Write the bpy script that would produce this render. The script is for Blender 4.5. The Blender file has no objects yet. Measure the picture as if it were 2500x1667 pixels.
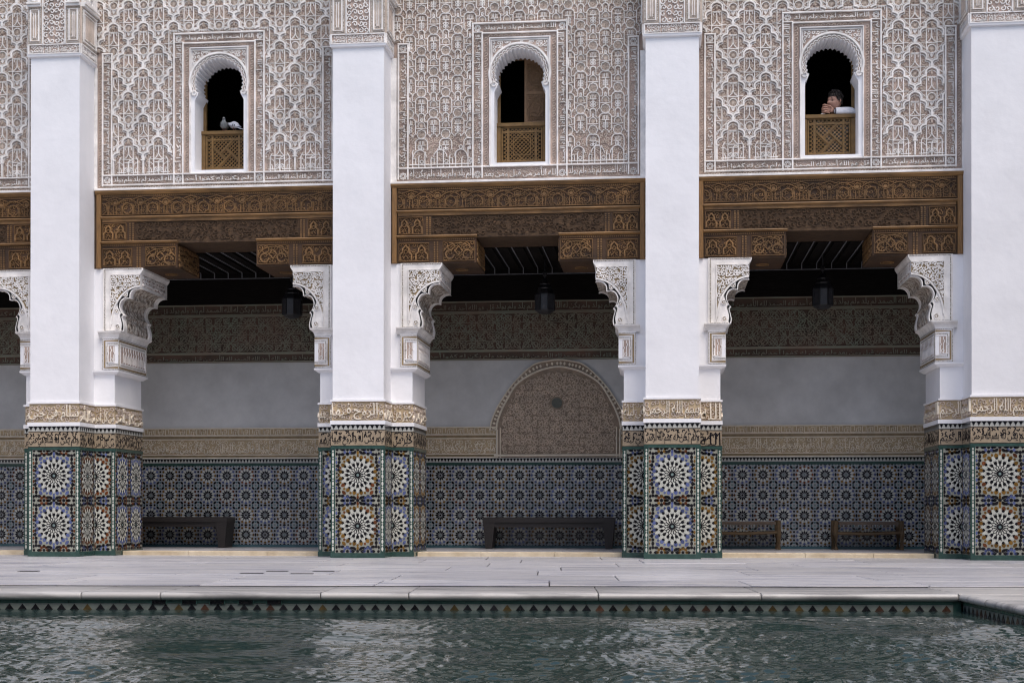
import bpy, math, random
import numpy as np
from mathutils import Matrix, Vector
random.seed(7)
SC = bpy.context.scene
COL = SC.collection
PI = math.pi

# ------------------------------------------------------------------ camera
F_PX, YAW, PITCH, ROLL = 3526.03, -0.1035, 0.0048, 0.0005
CAM = np.array([7.8447, -17.6762, 0.6043]); SHY = 392.118
_cy, _sy, _cp, _sp = math.cos(YAW), math.sin(YAW), math.cos(PITCH), math.sin(PITCH)
FW = np.array([_sy*_cp, _cy*_cp, _sp]); RT = np.array([_cy, -_sy, 0]); UP = np.cross(RT, FW)
R2 = RT*math.cos(ROLL)+UP*math.sin(ROLL); U2 = UP*math.cos(ROLL)-RT*math.sin(ROLL)
cd = bpy.data.cameras.new('camera'); co = bpy.data.objects.new('camera', cd); COL.objects.link(co)
co.matrix_world = Matrix(((R2[0], U2[0], -FW[0], CAM[0]), (R2[1], U2[1], -FW[1], CAM[1]), (R2[2], U2[2], -FW[2], CAM[2]), (0, 0, 0, 1)))
cd.sensor_width = 36; cd.lens = 36*F_PX/2500; cd.shift_y = SHY/2500; cd.clip_start = .1; cd.clip_end = 2000
SC.camera = co
def at(x, y, Y):            # photo pixel (2500 px wide) -> point on the vertical plane Y
    d = FW+R2*(x-1250)/F_PX+U2*(833.5+SHY-y)/F_PX
    t = (Y-CAM[1])/d[1]; return CAM+t*d

# ------------------------------------------------------------------ sky, sun, exposure
SUN_EL, SUN_AZ = 62, 150
w = bpy.data.worlds.new('World'); SC.world = w; w.use_nodes = True
nt = w.node_tree; bg = nt.nodes['Background']
sky = nt.nodes.new('ShaderNodeTexSky'); sky.sky_type = 'NISHITA'; sky.sun_disc = False
sky.sun_elevation = math.radians(SUN_EL); sky.sun_rotation = math.radians(SUN_AZ)
sky.air_density = 1.0; sky.dust_density = 3.0; sky.ozone_density = 1.0
nt.links.new(sky.outputs[0], bg.inputs[0]); bg.inputs[1].default_value = 0.14
sl = bpy.data.lights.new('sun', 'SUN'); sl.energy = 1.0; sl.angle = math.radians(30); sl.color = (1, .96, .9)
so = bpy.data.objects.new('sun', sl); COL.objects.link(so); so.location = (4, -8, 20)
_e, _a = math.radians(SUN_EL), math.radians(SUN_AZ)
sd = Vector((math.sin(_a)*math.cos(_e), math.cos(_a)*math.cos(_e), math.sin(_e)))
so.rotation_euler = sd.to_track_quat('Z', 'Y').to_euler()
SC.view_settings.view_transform = 'Standard'; SC.view_settings.look = 'None'
SC.view_settings.exposure = 0.68; SC.view_settings.gamma = 1
SC.cycles.use_denoising = True; SC.cycles.pixel_filter_type = 'BLACKMAN_HARRIS'; SC.cycles.filter_width = 1.15
SC.cycles.max_bounces = 8; SC.cycles.diffuse_bounces = 5

# ------------------------------------------------------------------ materials
MAT = {}
def M(name, col, rough=.7, var=.12, scale=8, bump=0, bscale=60, col2=None, spec=.5, rnd=0, stretch=(1, 1, 1), vor=0, thr=None, bdist=.01, patch=None):
    m = bpy.data.materials.new(name); m.use_nodes = True; n = m.node_tree; L = n.links
    b = n.nodes['Principled BSDF']; b.inputs['Roughness'].default_value = rough
    b.inputs['Specular IOR Level'].default_value = spec
    g = n.nodes.new('ShaderNodeNewGeometry'); mp = n.nodes.new('ShaderNodeMapping'); mp.inputs['Scale'].default_value = stretch
    L.new(g.outputs['Position'], mp.inputs['Vector'])
    no = n.nodes.new('ShaderNodeTexNoise'); no.inputs['Scale'].default_value = scale; no.inputs['Detail'].default_value = 8; no.inputs['Roughness'].default_value = .62
    L.new(mp.outputs[0], no.inputs['Vector'])
    r = n.nodes.new('ShaderNodeValToRGB')
    lo, hi = (.3, .7) if thr is None else thr
    c = np.array(col); a = c*(1-var); z = c*(1+var) if col2 is None else np.array(col2)
    r.color_ramp.elements[0].position = lo; r.color_ramp.elements[1].position = hi
    r.color_ramp.elements[0].color = (*np.clip(a, 0, 1), 1); r.color_ramp.elements[1].color = (*np.clip(z, 0, 1), 1)
    L.new(no.outputs[0], r.inputs[0]); out = r.outputs[0]
    if rnd:
        oi = n.nodes.new('ShaderNodeObjectInfo'); mr = n.nodes.new('ShaderNodeMapRange')
        mr.inputs['To Min'].default_value = 1-rnd; mr.inputs['To Max'].default_value = 1+rnd
        L.new(oi.outputs['Random'], mr.inputs['Value'])
        mx = n.nodes.new('ShaderNodeMix'); mx.data_type = 'RGBA'; mx.blend_type = 'MULTIPLY'; mx.inputs['Factor'].default_value = 1
        cb = n.nodes.new('ShaderNodeCombineColor')
        for k in range(3): L.new(mr.outputs[0], cb.inputs[k])
        L.new(out, mx.inputs['A']); L.new(cb.outputs[0], mx.inputs['B']); out = mx.outputs['Result']
    if patch:
        pn = n.nodes.new('ShaderNodeTexNoise'); pn.inputs['Scale'].default_value = patch[0]; pn.inputs['Detail'].default_value = 5; pn.inputs['Roughness'].default_value = .65; L.new(g.outputs['Position'], pn.inputs['Vector'])
        pm = n.nodes.new('ShaderNodeMapRange'); pm.inputs['From Min'].default_value = .34; pm.inputs['From Max'].default_value = .66; pm.inputs['To Min'].default_value = patch[1]; pm.inputs['To Max'].default_value = patch[2]; L.new(pn.outputs[0], pm.inputs['Value'])
        ph = n.nodes.new('ShaderNodeHueSaturation'); L.new(out, ph.inputs['Color']); L.new(pm.outputs[0], ph.inputs['Value']); out = ph.outputs[0]
    L.new(out, b.inputs['Base Color'])
    if bump:
        if vor:
            t = n.nodes.new('ShaderNodeTexVoronoi'); t.inputs['Scale'].default_value = bscale; o2 = t.outputs['Distance']
        else:
            t = n.nodes.new('ShaderNodeTexNoise'); t.inputs['Scale'].default_value = bscale; t.inputs['Detail'].default_value = 4; o2 = t.outputs[0]
        L.new(mp.outputs[0], t.inputs['Vector'])
        bp = n.nodes.new('ShaderNodeBump'); bp.inputs['Strength'].default_value = bump; bp.inputs['Distance'].default_value = bdist
        L.new(o2, bp.inputs['Height']); L.new(bp.outputs[0], b.inputs['Normal'])
    MAT[name] = m; return m
M('plaster', (.83, .82, .83), .85, .05, 1.1, .3, 5, bdist=.025, patch=(1.6, .965, 1.02))
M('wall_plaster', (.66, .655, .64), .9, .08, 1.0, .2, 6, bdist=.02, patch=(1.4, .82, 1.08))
M('stucco_white', (.82, .785, .75), .8, .2, 6, .15, 90, patch=(1.6, .86, 1.06))
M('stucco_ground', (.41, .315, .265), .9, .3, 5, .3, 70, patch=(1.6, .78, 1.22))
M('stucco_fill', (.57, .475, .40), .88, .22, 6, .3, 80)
M('stucco_buff', (.46, .355, .22), .85, .25, 7, .3, 70)
M('stucco_cream', (.78, .70, .57), .82, .15, 9, .2, 80)
M('stucco_olive', (.27, .20, .11), .85, .25, 12, .2, 80)
M('rope', (.30, .25, .19), .85, .5, 90, .6, 120, thr=(.45, .55), col2=(.66, .62, .57))
M('intrados', (.30, .225, .17), .9, .3, 22, 1, 17, col2=(.72, .66, .58), thr=(.40, .62), vor=1, bdist=.05)
WS = (1.2, 14, 14)
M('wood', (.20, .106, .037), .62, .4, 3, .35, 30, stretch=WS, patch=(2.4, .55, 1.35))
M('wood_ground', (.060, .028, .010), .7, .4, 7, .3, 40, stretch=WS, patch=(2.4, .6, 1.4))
M('wood_trim', (.225, .12, .04), .55, .4, 3, .3, 30, stretch=WS, patch=(1.8, .6, 1.3))
M('wood_up', (.215, .112, .036), .55, .3, 6, .3, 30, stretch=(14, 14, 1.2))
M('wood_weathered', (.048, .025, .012), .85, .55, 7, .9, 24, stretch=(1.4, 9, 9), col2=(.120, .066, .030))
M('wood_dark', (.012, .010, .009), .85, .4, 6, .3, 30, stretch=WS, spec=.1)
M('wood_lattice', (.165, .092, .027), .6, .3, 10, .2, 50)
M('wood_shutter', (.235, .135, .065), .6, .25, 10, .3, 40, stretch=(8, 8, 1.5))
M('frieze_ground', (.115, .105, .080), .85, .5, 2, .4, 60, col2=(.185, .105, .075))
M('frieze_line', (.48, .36, .27), .85, .35, 3, .3, 60, col2=(.30, .34, .26))
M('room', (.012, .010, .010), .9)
M('iron', (.018, .018, .02), .45, .3, 20)
M('lantern_glass', (.05, .05, .055), .25, .2, 12)
M('batten', (.24, .24, .26), .7, .2, 20)
M('bench_wood', (.022, .017, .015), .45, .3, 8, .2, 40, stretch=(2, 12, 12))
M('rustic_wood', (.095, .060, .028), .7, .3, 10, .3, 40)
M('rush', (.12, .09, .07), .9, .4, 80, .5, 160)
TV = dict(var=.35, scale=26, rnd=.38, spec=.35)
M('tile_white', (.46, .46, .42), .22, .10, 25, .10, 60)
M('tile_cream', (.56, .56, .50), .2, .1, 40, rnd=.14)
M('tile_black', (.013, .012, .014), .16, **TV)
M('tile_blue', (.085, .105, .225), .18, **TV)
M('tile_ochre', (.16, .084, .018), .2, **TV)
M('tile_rust', (.125, .042, .016), .2, **TV)
M('tile_green', (.034, .074, .062), .2, .25, 20)
M('tile_grey', (.17, .23, .22), .2, .2, 20)
M('tile_teal', (.06, .13, .15), .2, .2, 20)
M('tile_buff', (.34, .265, .18), .4, .2, 12)
M('basin_green', (.04, .095, .075), .25, .3, 6)
M('basin_shaded_white', (.16, .18, .16), .3, .2, 12)  # white pool-edge tile, with the shade it lies in put into the colour
M('gold_stone', (.60, .47, .30), .45, .2, 5, .2, 40, col2=(.72, .62, .46))
M('joint', (.045, .042, .045), .9)
M('slot_dark', (.006, .006, .007), .9, spec=.1)
M('tile_olive', (.072, .048, .016), .25, .3, 30, rnd=.3)
M('tile_brown', (.066, .030, .018), .25, .3, 30, rnd=.3)
M('cloth_white', (.78, .78, .82), .85, .05, 30, .8, 22, bdist=.02)
M('cloth_dark', (.03, .03, .045), .9)
M('skin', (.40, .22, .16), .55, .08, 40)
M('hair', (.018, .013, .011), .6, .3, 120, .6, 150)
M('eye', (.02, .015, .015), .25)
M('lip', (.32, .12, .10), .5)
M('feather_pale', (.60, .60, .66), .75, .12, 60, .3, 90)
M('feather_grey', (.20, .21, .215), .75, .3, 60, .3, 90)
M('feather_dark', (.06, .06, .075), .7, .2, 60)
M('beak', (.10, .09, .09), .5)
M('tile_bed', (.30, .31, .32), .3, .2, 10, spec=.35)
M('boss_grey', (.13, .14, .115), .6, .2, 20)
M('dado_ground', (.30, .30, .25), .3, .25, 30, .1, 60, spec=.35)
M('arch_ground', (.31, .24, .18), .9, .3, 8, .3, 70)
M('arch_fill', (.62, .51, .40), .9, .25, 8, .3, 70)
M('courtyard_plaster', (.60, .55, .50), .9, .1, 1.5)
# veined marble
def marble(name, c0, c1, c2, rough, rnd):
    m = bpy.data.materials.new(name); m.use_nodes = True; n = m.node_tree; L = n.links; b = n.nodes['Principled BSDF']
    b.inputs['Roughness'].default_value = rough
    tc = n.nodes.new('ShaderNodeNewGeometry'); mp = n.nodes.new('ShaderNodeMapping'); mp.inputs['Scale'].default_value = (.55, 5.5, 3); mp.inputs['Rotation'].default_value = (0, 0, .09)
    oi = n.nodes.new('ShaderNodeObjectInfo'); ad = n.nodes.new('ShaderNodeVectorMath'); ad.operation = 'ADD'
    sc = n.nodes.new('ShaderNodeVectorMath'); sc.operation = 'SCALE'; sc.inputs['Scale'].default_value = 30
    cb = n.nodes.new('ShaderNodeCombineXYZ'); L.new(oi.outputs['Random'], cb.inputs[0]); L.new(oi.outputs['Random'], cb.inputs[1]); L.new(cb.outputs[0], sc.inputs[0])
    L.new(tc.outputs['Position'], mp.inputs[0]); L.new(mp.outputs[0], ad.inputs[0]); L.new(sc.outputs[0], ad.inputs[1])
    n1 = n.nodes.new('ShaderNodeTexNoise'); n1.inputs['Scale'].default_value = 1.5; n1.inputs['Detail'].default_value = 9; n1.inputs['Roughness'].default_value = .6; n1.inputs['Distortion'].default_value = .5
    L.new(ad.outputs[0], n1.inputs['Vector'])
    r = n.nodes.new('ShaderNodeValToRGB'); cr = r.color_ramp
    cr.elements[0].position = .37; cr.elements[0].color = (*c1, 1); cr.elements[1].position = .5; cr.elements[1].color = (*c0, 1)
    e = cr.elements.new(.72); e.color = (*c2, 1)
    L.new(n1.outputs[0], r.inputs[0])
    mr = n.nodes.new('ShaderNodeMapRange'); mr.inputs['To Min'].default_value = 1-rnd; mr.inputs['To Max'].default_value = 1+rnd*.5; L.new(oi.outputs['Random'], mr.inputs['Value'])
    hs = n.nodes.new('ShaderNodeHueSaturation'); L.new(r.outputs[0], hs.inputs['Color']); L.new(mr.outputs[0], hs.inputs['Value'])
    L.new(hs.outputs[0], b.inputs['Base Color'])
    n2 = n.nodes.new('ShaderNodeTexNoise'); n2.inputs['Scale'].default_value = 3; n2.inputs['Detail'].default_value = 5; L.new(ad.outputs[0], n2.inputs['Vector'])
    m2 = n.nodes.new('ShaderNodeMapRange'); m2.inputs['To Min'].default_value = rough*.75; m2.inputs['To Max'].default_value = rough*1.35; L.new(n2.outputs[0], m2.inputs['Value']); L.new(m2.outputs[0], b.inputs['Roughness'])
    MAT[name] = m
marble('marble', (.55, .54, .565), (.30, .30, .35), (.60, .56, .52), .28, .14)
marble('marble_coping', (.48, .46, .44), (.24, .23, .225), (.52, .49, .46), .34, .1)
def water_mat():
    m = bpy.data.materials.new('water'); m.use_nodes = True; n = m.node_tree; L = n.links; b = n.nodes['Principled BSDF']
    b.inputs['Base Color'].default_value = (.024, .042, .038, 1); b.inputs['Roughness'].default_value = .0; b.inputs['IOR'].default_value = 1.33
    MAT['water'] = m
water_mat()

# ------------------------------------------------------------------ mesh building
ROT = {'F': Matrix.Rotation(PI/2, 4, 'X')}
ROT['R'] = Matrix.Rotation(PI/2, 4, 'Z') @ ROT['F']       # faces +X, u runs +Y
ROT['L'] = Matrix.Rotation(-PI/2, 4, 'Z') @ ROT['F']      # faces -X, u runs -Y
def obj(name, mesh, parent=None, loc=(0, 0, 0), rot=None, mtx=None):
    o = bpy.data.objects.new(name, mesh); COL.objects.link(o)
    if parent is not None: o.parent = parent
    if mtx is not None: o.matrix_local = mtx
    else: o.matrix_local = Matrix.Translation(loc) @ (rot if rot is not None else Matrix.Identity(4))
    return o
def thing(name, label, cat, loc=(0, 0, 0), group=None, rz=0):
    o = bpy.data.objects.new(name, None); COL.objects.link(o); o.location = loc; o.rotation_euler = (0, 0, rz); o.empty_display_size = .2
    o['label'] = label; o['category'] = cat; o['kind'] = 'thing'
    if group: o['group'] = group
    return o
def struct(o): o['kind'] = 'structure'; return o
def stuff(o): o['kind'] = 'stuff'; return o
def tag(o, label, cat, group=None):
    o['label'] = label; o['category'] = cat
    if group: o['group'] = group
    return o
class MB:
    def __init__(s): s.v = []; s.f = []; s.m = []
    def face(s, pts, m=0):
        i = len(s.v); s.v += [tuple(p) for p in pts]; s.f.append(tuple(range(i, i+len(pts)))); s.m.append(m)
    def box(s, x0, x1, y0, y1, z0, z1, m=0):
        i = len(s.v); s.v += [(x0, y0, z0), (x1, y0, z0), (x1, y1, z0), (x0, y1, z0), (x0, y0, z1), (x1, y0, z1), (x1, y1, z1), (x0, y1, z1)]
        for q in ((0, 3, 2, 1), (4, 5, 6, 7), (0, 1, 5, 4), (1, 2, 6, 5), (2, 3, 7, 6), (3, 0, 4, 7)):
            s.f.append(tuple(i+k for k in q)); s.m.append(m)
    def prism(s, pts, z0, z1, m=0, bottom=False, mside=None, inset=0):
        n = len(pts); i = len(s.v); ms = m if mside is None else mside
        s.v += [(p[0], p[1], z0) for p in pts]
        if inset:
            cx = sum(p[0] for p in pts)/n; cy = sum(p[1] for p in pts)/n
            s.v += [(p[0]+(cx-p[0])*inset, p[1]+(cy-p[1])*inset, z1) for p in pts]
        else: s.v += [(p[0], p[1], z1) for p in pts]
        s.f.append(tuple(range(i+n, i+2*n))); s.m.append(m)
        if bottom: s.f.append(tuple(range(i+n-1, i-1, -1))); s.m.append(m)
        for k in range(n):
            j = (k+1) % n; s.f.append((i+k, i+j, i+n+j, i+n+k)); s.m.append(ms)
    def strip(s, pts, w, h, m=0, h0=0., closed=False, top=.7):
        P = np.array(pts, float); n = len(P)
        if n < 2: return
        if closed: T = np.roll(P, -1, 0)-np.roll(P, 1, 0)
        else:
            T = np.empty_like(P); T[1:-1] = P[2:]-P[:-2]; T[0] = P[1]-P[0]; T[-1] = P[-1]-P[-2]
        T /= (np.linalg.norm(T, axis=1)[:, None]+1e-9); N = np.stack([-T[:, 1], T[:, 0]], 1)
        h = h*(1+random.uniform(-.06, .06)); i = len(s.v); a = w/2; b = a*top
        for p, q in zip(P, N):
            s.v += [(p[0]-q[0]*a, p[1]-q[1]*a, h0), (p[0]-q[0]*b, p[1]-q[1]*b, h), (p[0]+q[0]*b, p[1]+q[1]*b, h), (p[0]+q[0]*a, p[1]+q[1]*a, h0)]
        for k in range(n if closed else n-1):
            c = i+4*k; d = i+4*((k+1) % n)
            for u in range(3): s.f.append((c+u, d+u, d+u+1, c+u+1)); s.m.append(m)
        if not closed:
            s.f.append((i, i+1, i+2, i+3)); s.m.append(m); e = i+4*(n-1); s.f.append((e+3, e+2, e+1, e)); s.m.append(m)
    def tube(s, pts, r, m=0, n=8, cap=True):
        P = [Vector(p) for p in pts]; rr = r if isinstance(r, (list, tuple)) else [r]*len(P); i = len(s.v)
        for k, p in enumerate(P):
            t = (P[min(k+1, len(P)-1)]-P[max(k-1, 0)]).normalized(); q = t.to_track_quat('Z', 'Y')
            for a in range(n): s.v.append(tuple(p+q @ Vector((math.cos(2*PI*a/n)*rr[k], math.sin(2*PI*a/n)*rr[k], 0))))
        for k in range(len(P)-1):
            for a in range(n):
                b = (a+1) % n; s.f.append((i+k*n+a, i+k*n+b, i+(k+1)*n+b, i+(k+1)*n+a)); s.m.append(m)
        if cap:
            s.f.append(tuple(i+a for a in range(n-1, -1, -1))); s.m.append(m)
            e = i+(len(P)-1)*n; s.f.append(tuple(e+a for a in range(n))); s.m.append(m)
    def add(s, o, mtx=None):
        i = len(s.v)
        s.v += [tuple(mtx @ Vector(p)) for p in o.v] if mtx is not None else o.v
        s.f += [tuple(i+k for k in q) for q in o.f]; s.m += o.m
    def mesh(s, name, mats, smooth=False):
        me = bpy.data.meshes.new(name); me.from_pydata(s.v, [], s.f)
        for k in mats: me.materials.append(MAT[k])
        if any(s.m): me.polygons.foreach_set('material_index', s.m)
        if smooth: me.polygons.foreach_set('use_smooth', [True]*len(s.f))
        me.update(); return me
    def build(s, name, mats, parent=None, loc=(0, 0, 0), rot=None, mtx=None, smooth=False):
        if isinstance(mats, str): mats = [mats]
        return obj(name, s.mesh(name, mats, smooth), parent, loc, rot, mtx)
def bevel_box(mb, x0, x1, y0, y1, z0, z1, b, m=0):   # box with its four upper edges chamfered
    mb.box(x0, x1, y0, y1, z0, z1-b, m) if False else None
    i = len(mb.v)
    mb.v += [(x0, y0, z0), (x1, y0, z0), (x1, y1, z0), (x0, y1, z0), (x0, y0, z1-b), (x1, y0, z1-b), (x1, y1, z1-b), (x0, y1, z1-b), (x0+b, y0+b, z1), (x1-b, y0+b, z1), (x1-b, y1-b, z1), (x0+b, y1-b, z1)]
    for q in ((0, 1, 5, 4), (1, 2, 6, 5), (2, 3, 7, 6), (3, 0, 4, 7), (4, 5, 9, 8), (5, 6, 10, 9), (6, 7, 11, 10), (7, 4, 8, 11), (8, 9, 10, 11)):
        mb.f.append(tuple(i+k for k in q)); mb.m.append(m)
def arc(cx, cy, r, a0, a1, n=8, ry=None):
    ry = r if ry is None else ry
    return [(cx+r*math.cos(math.radians(a0+(a1-a0)*k/n)), cy+ry*math.sin(math.radians(a0+(a1-a0)*k/n))) for k in range(n+1)]
def circ(cx, cy, r, n=14): return arc(cx, cy, r, 0, 360, n)[:-1]
def bulge(p, q, s, n=5):     # arc from p to q bulging to the left of the direction by s
    p = np.array(p, float); q = np.array(q, float); d = q-p; nn = np.array([-d[1], d[0]])/(np.linalg.norm(d)+1e-9)
    return [tuple(p+d*t+nn*s*4*t*(1-t)) for t in np.linspace(0, 1, n+1)]
def crom(P, n=5):
    P = [np.array(p, float) for p in P]; out = []
    for k in range(len(P)-1):
        a, b, c, d = P[max(k-1, 0)], P[k], P[k+1], P[min(k+2, len(P)-1)]
        for j in range(n):
            t = j/n; out.append(tuple(.5*((2*b)+(c-a)*t+(2*a-5*b+4*c-d)*t*t+(3*b-a-3*c+d)*t**3)))
    out.append(tuple(P[-1])); return out
def clip(pts, inside, step=.012):
    D = []
    for a, b in zip(pts[:-1], pts[1:]):
        n = max(1, int(math.hypot(b[0]-a[0], b[1]-a[1])/step))
        for k in range(n): D.append((a[0]+(b[0]-a[0])*k/n, a[1]+(b[1]-a[1])*k/n))
    D.append(pts[-1])
    if all(inside(*p) for p in D): return [pts]
    runs = []; cur = []
    for p in D:
        if inside(*p): cur.append(p)
        else:
            if len(cur) > 1: runs.append(cur)
            cur = []
    if len(cur) > 1: runs.append(cur)
    return runs
def vines(mb, x0, x1, z0, z1, s, w, h, inside=None, jit=.25, m=0, turns=1.05, n=8, leaf=True):
    nx = max(1, round((x1-x0)/s)); nz = max(1, round((z1-z0)/s)); sx = (x1-x0)/nx; sz = (z1-z0)/nz
    for i in range(nx):
        for j in range(nz):
            cx = x0+(i+.5)*sx+random.uniform(-jit, jit)*sx; cz = z0+(j+.5)*sz+random.uniform(-jit, jit)*sz
            if inside and not inside(cx, cz): continue
            d = 1 if (i+j) % 2 else -1; a0 = random.choice((0, .5, 1, 1.5))*PI+random.uniform(-.5, .5); r = .5*min(sx, sz)
            pts = []
            for k in range(n+1):
                t = k/n; rr = r*(1.05-.82*t); pts.append((cx+rr*math.cos(a0+d*t*2*PI*turns), cz+rr*math.sin(a0+d*t*2*PI*turns)))
            if inside: pts = [p for p in pts if inside(*p)]
            else: pts = [(min(max(p[0], x0), x1), min(max(p[1], z0), z1)) for p in pts]
            if len(pts) > 2: mb.strip(pts, w, h, m)
            if leaf:
                a = a0+d*.8; lx = cx+r*.95*math.cos(a); lz = cz+r*.95*math.sin(a); l = r*.8; b = a+d*.9
                q = [(lx-l*.5*math.cos(b), lz-l*.5*math.sin(b)), (lx+l*.22*math.sin(b), lz-l*.22*math.cos(b)), (lx+l*.6*math.cos(b), lz+l*.6*math.sin(b)), (lx-l*.22*math.sin(b), lz+l*.22*math.cos(b))]
                if (not inside) or all(inside(*p) for p in q):
                    if inside or all(x0 <= p[0] <= x1 and z0 <= p[1] <= z1 for p in q): mb.prism(q, 0, h*.9, m)

# ------------------------------------------------------------------ Arabic lettering (built-in font outlines, shaped by hand)
FORMS = {'ا': 'FE8D FE8E', 'أ': 'FE83 FE84', 'إ': 'FE87 FE88', 'ب': 'FE8F FE90 FE91 FE92', 'ت': 'FE95 FE96 FE97 FE98', 'ج': 'FE9D FE9E FE9F FEA0', 'ح': 'FEA1 FEA2 FEA3 FEA4', 'خ': 'FEA5 FEA6 FEA7 FEA8', 'د': 'FEA9 FEAA', 'ذ': 'FEAB FEAC', 'ر': 'FEAD FEAE', 'ز': 'FEAF FEB0', 'س': 'FEB1 FEB2 FEB3 FEB4', 'ص': 'FEB9 FEBA FEBB FEBC', 'ط': 'FEC1 FEC2 FEC3 FEC4', 'ع': 'FEC9 FECA FECB FECC', 'ف': 'FED1 FED2 FED3 FED4', 'ق': 'FED5 FED6 FED7 FED8', 'ك': 'FED9 FEDA FEDB FEDC', 'ل': 'FEDD FEDE FEDF FEE0', 'م': 'FEE1 FEE2 FEE3 FEE4', 'ن': 'FEE5 FEE6 FEE7 FEE8', 'ه': 'FEE9 FEEA FEEB FEEC', 'و': 'FEED FEEE', 'ى': 'FEEF FEF0', 'ي': 'FEF1 FEF2 FEF3 FEF4', 'ة': 'FE93 FE94'}
FORMS = {k: [chr(int(x, 16)) for x in v.split()] for k, v in FORMS.items()}
def shape(s):
    out = []
    for i, c in enumerate(s):
        if c not in FORMS: out.append(' '); continue
        f = FORMS[c]; pj = i > 0 and len(FORMS.get(s[i-1], '')) == 4; nj = len(f) == 4 and i+1 < len(s) and s[i+1] in FORMS
        out.append(f[3] if pj and nj else f[1] if pj else f[2] if nj else f[0])
    return out[::-1]
_gl = {}
def glyph(ch):
    if ch in _gl: return _gl[ch]
    if ch == ' ': _gl[ch] = (None, None, .16); return _gl[ch]
    r = []
    for body in (ch, ch+ch):
        c = bpy.data.curves.new('glyph', 'FONT'); c.body = body; c.size = 1; c.extrude = .5; c.resolution_u = 1; c.fill_mode = 'FRONT'
        o = bpy.data.objects.new('glyph', c); COL.objects.link(o); bpy.context.view_layer.update()
        me = bpy.data.meshes.new_from_object(o.evaluated_get(bpy.context.evaluated_depsgraph_get()))
        V = np.array([v.co[:] for v in me.vertices]); Fc = [tuple(p.vertices) for p in me.polygons]
        bpy.data.objects.remove(o); bpy.data.curves.remove(c); bpy.data.meshes.remove(me); r.append((V, Fc))
    V, Fc = r[0]; adv = r[1][0][:, 0].max()-V[:, 0].max()
    _gl[ch] = (V, Fc, adv); return _gl[ch]
def text(mb, s, x0, x1, z0, z1, h, m=0, stretch=1.9):
    x = 0; parts = []
    for k, ch in enumerate(shape(s)):
        V, Fc, adv = glyph(ch)
        if V is not None:
            W = V.copy(); y = W[:, 1]; W[:, 1] = np.where(y > .28, .28+(y-.28)*stretch, y); W[:, 0] += x; W[:, 2] = (W[:, 2]+.5)*(1+.07*(k % 3)); parts.append((W, Fc))
        x += adv
    A = np.concatenate([p[0] for p in parts]); lo = A.min(0); hi = A.max(0)
    for W, Fc in parts:
        Q = np.empty_like(W); Q[:, 0] = x0+(W[:, 0]-lo[0])/(hi[0]-lo[0])*(x1-x0); Q[:, 1] = z0+(W[:, 1]-lo[1])/(hi[1]-lo[1])*(z1-z0); Q[:, 2] = W[:, 2]*h
        i = len(mb.v); mb.v += [tuple(q) for q in Q.tolist()]; mb.f += [tuple(i+k for k in q) for q in Fc]; mb.m += [m]*len(Fc)
BASM = 'بسم الله الرحمن'
IKH = ['قل هو الله أحد الله الصمد', 'الله الصمد لم يلد ولم يولد', 'لم يلد ولم يولد ولم يكن له', 'ولم يكن له كفوا أحد', 'لله الأمر من قبل ومن بعد']
# ------------------------------------------------------------------ zellige pieces
def kite(r0, r1, rm, hw): return [(r0, 0), (rm, -hw), (r1, 0), (rm, hw)]
def leaf(r0, r1, hw): 
    c = (r0+r1)/2; l = (r1-r0)/2
    return [(c-l, 0), (c-l*.55, -hw*.72), (c, -hw), (c+l*.55, -hw*.72), (c+l, 0), (c+l*.55, hw*.72), (c, hw), (c-l*.55, hw*.72)]
def shield(r0, r1, hw): 
    return [(r0, 0), (r0+(r1-r0)*.55, -hw), (r1-(r1-r0)*.08, -hw*.62), (r1-(r1-r0)*.2, 0), (r1-(r1-r0)*.08, hw*.62), (r0+(r1-r0)*.55, hw)]
def dart(r0, r1, hw): 
    d = r1-r0; return [(r0, 0), (r0+d*.35, -hw*.35), (r0+d*.5, -hw), (r0+d*.68, -hw*.4), (r1, 0), (r0+d*.68, hw*.4), (r0+d*.5, hw), (r0+d*.35, hw*.35)]
def star8(r): return [(r*(1 if k % 2 == 0 else .76)*math.cos(PI*k/8), r*(1 if k % 2 == 0 else .76)*math.sin(PI*k/8)) for k in range(16)]
def ell(a, b): return leaf(-a, a, b)
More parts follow.
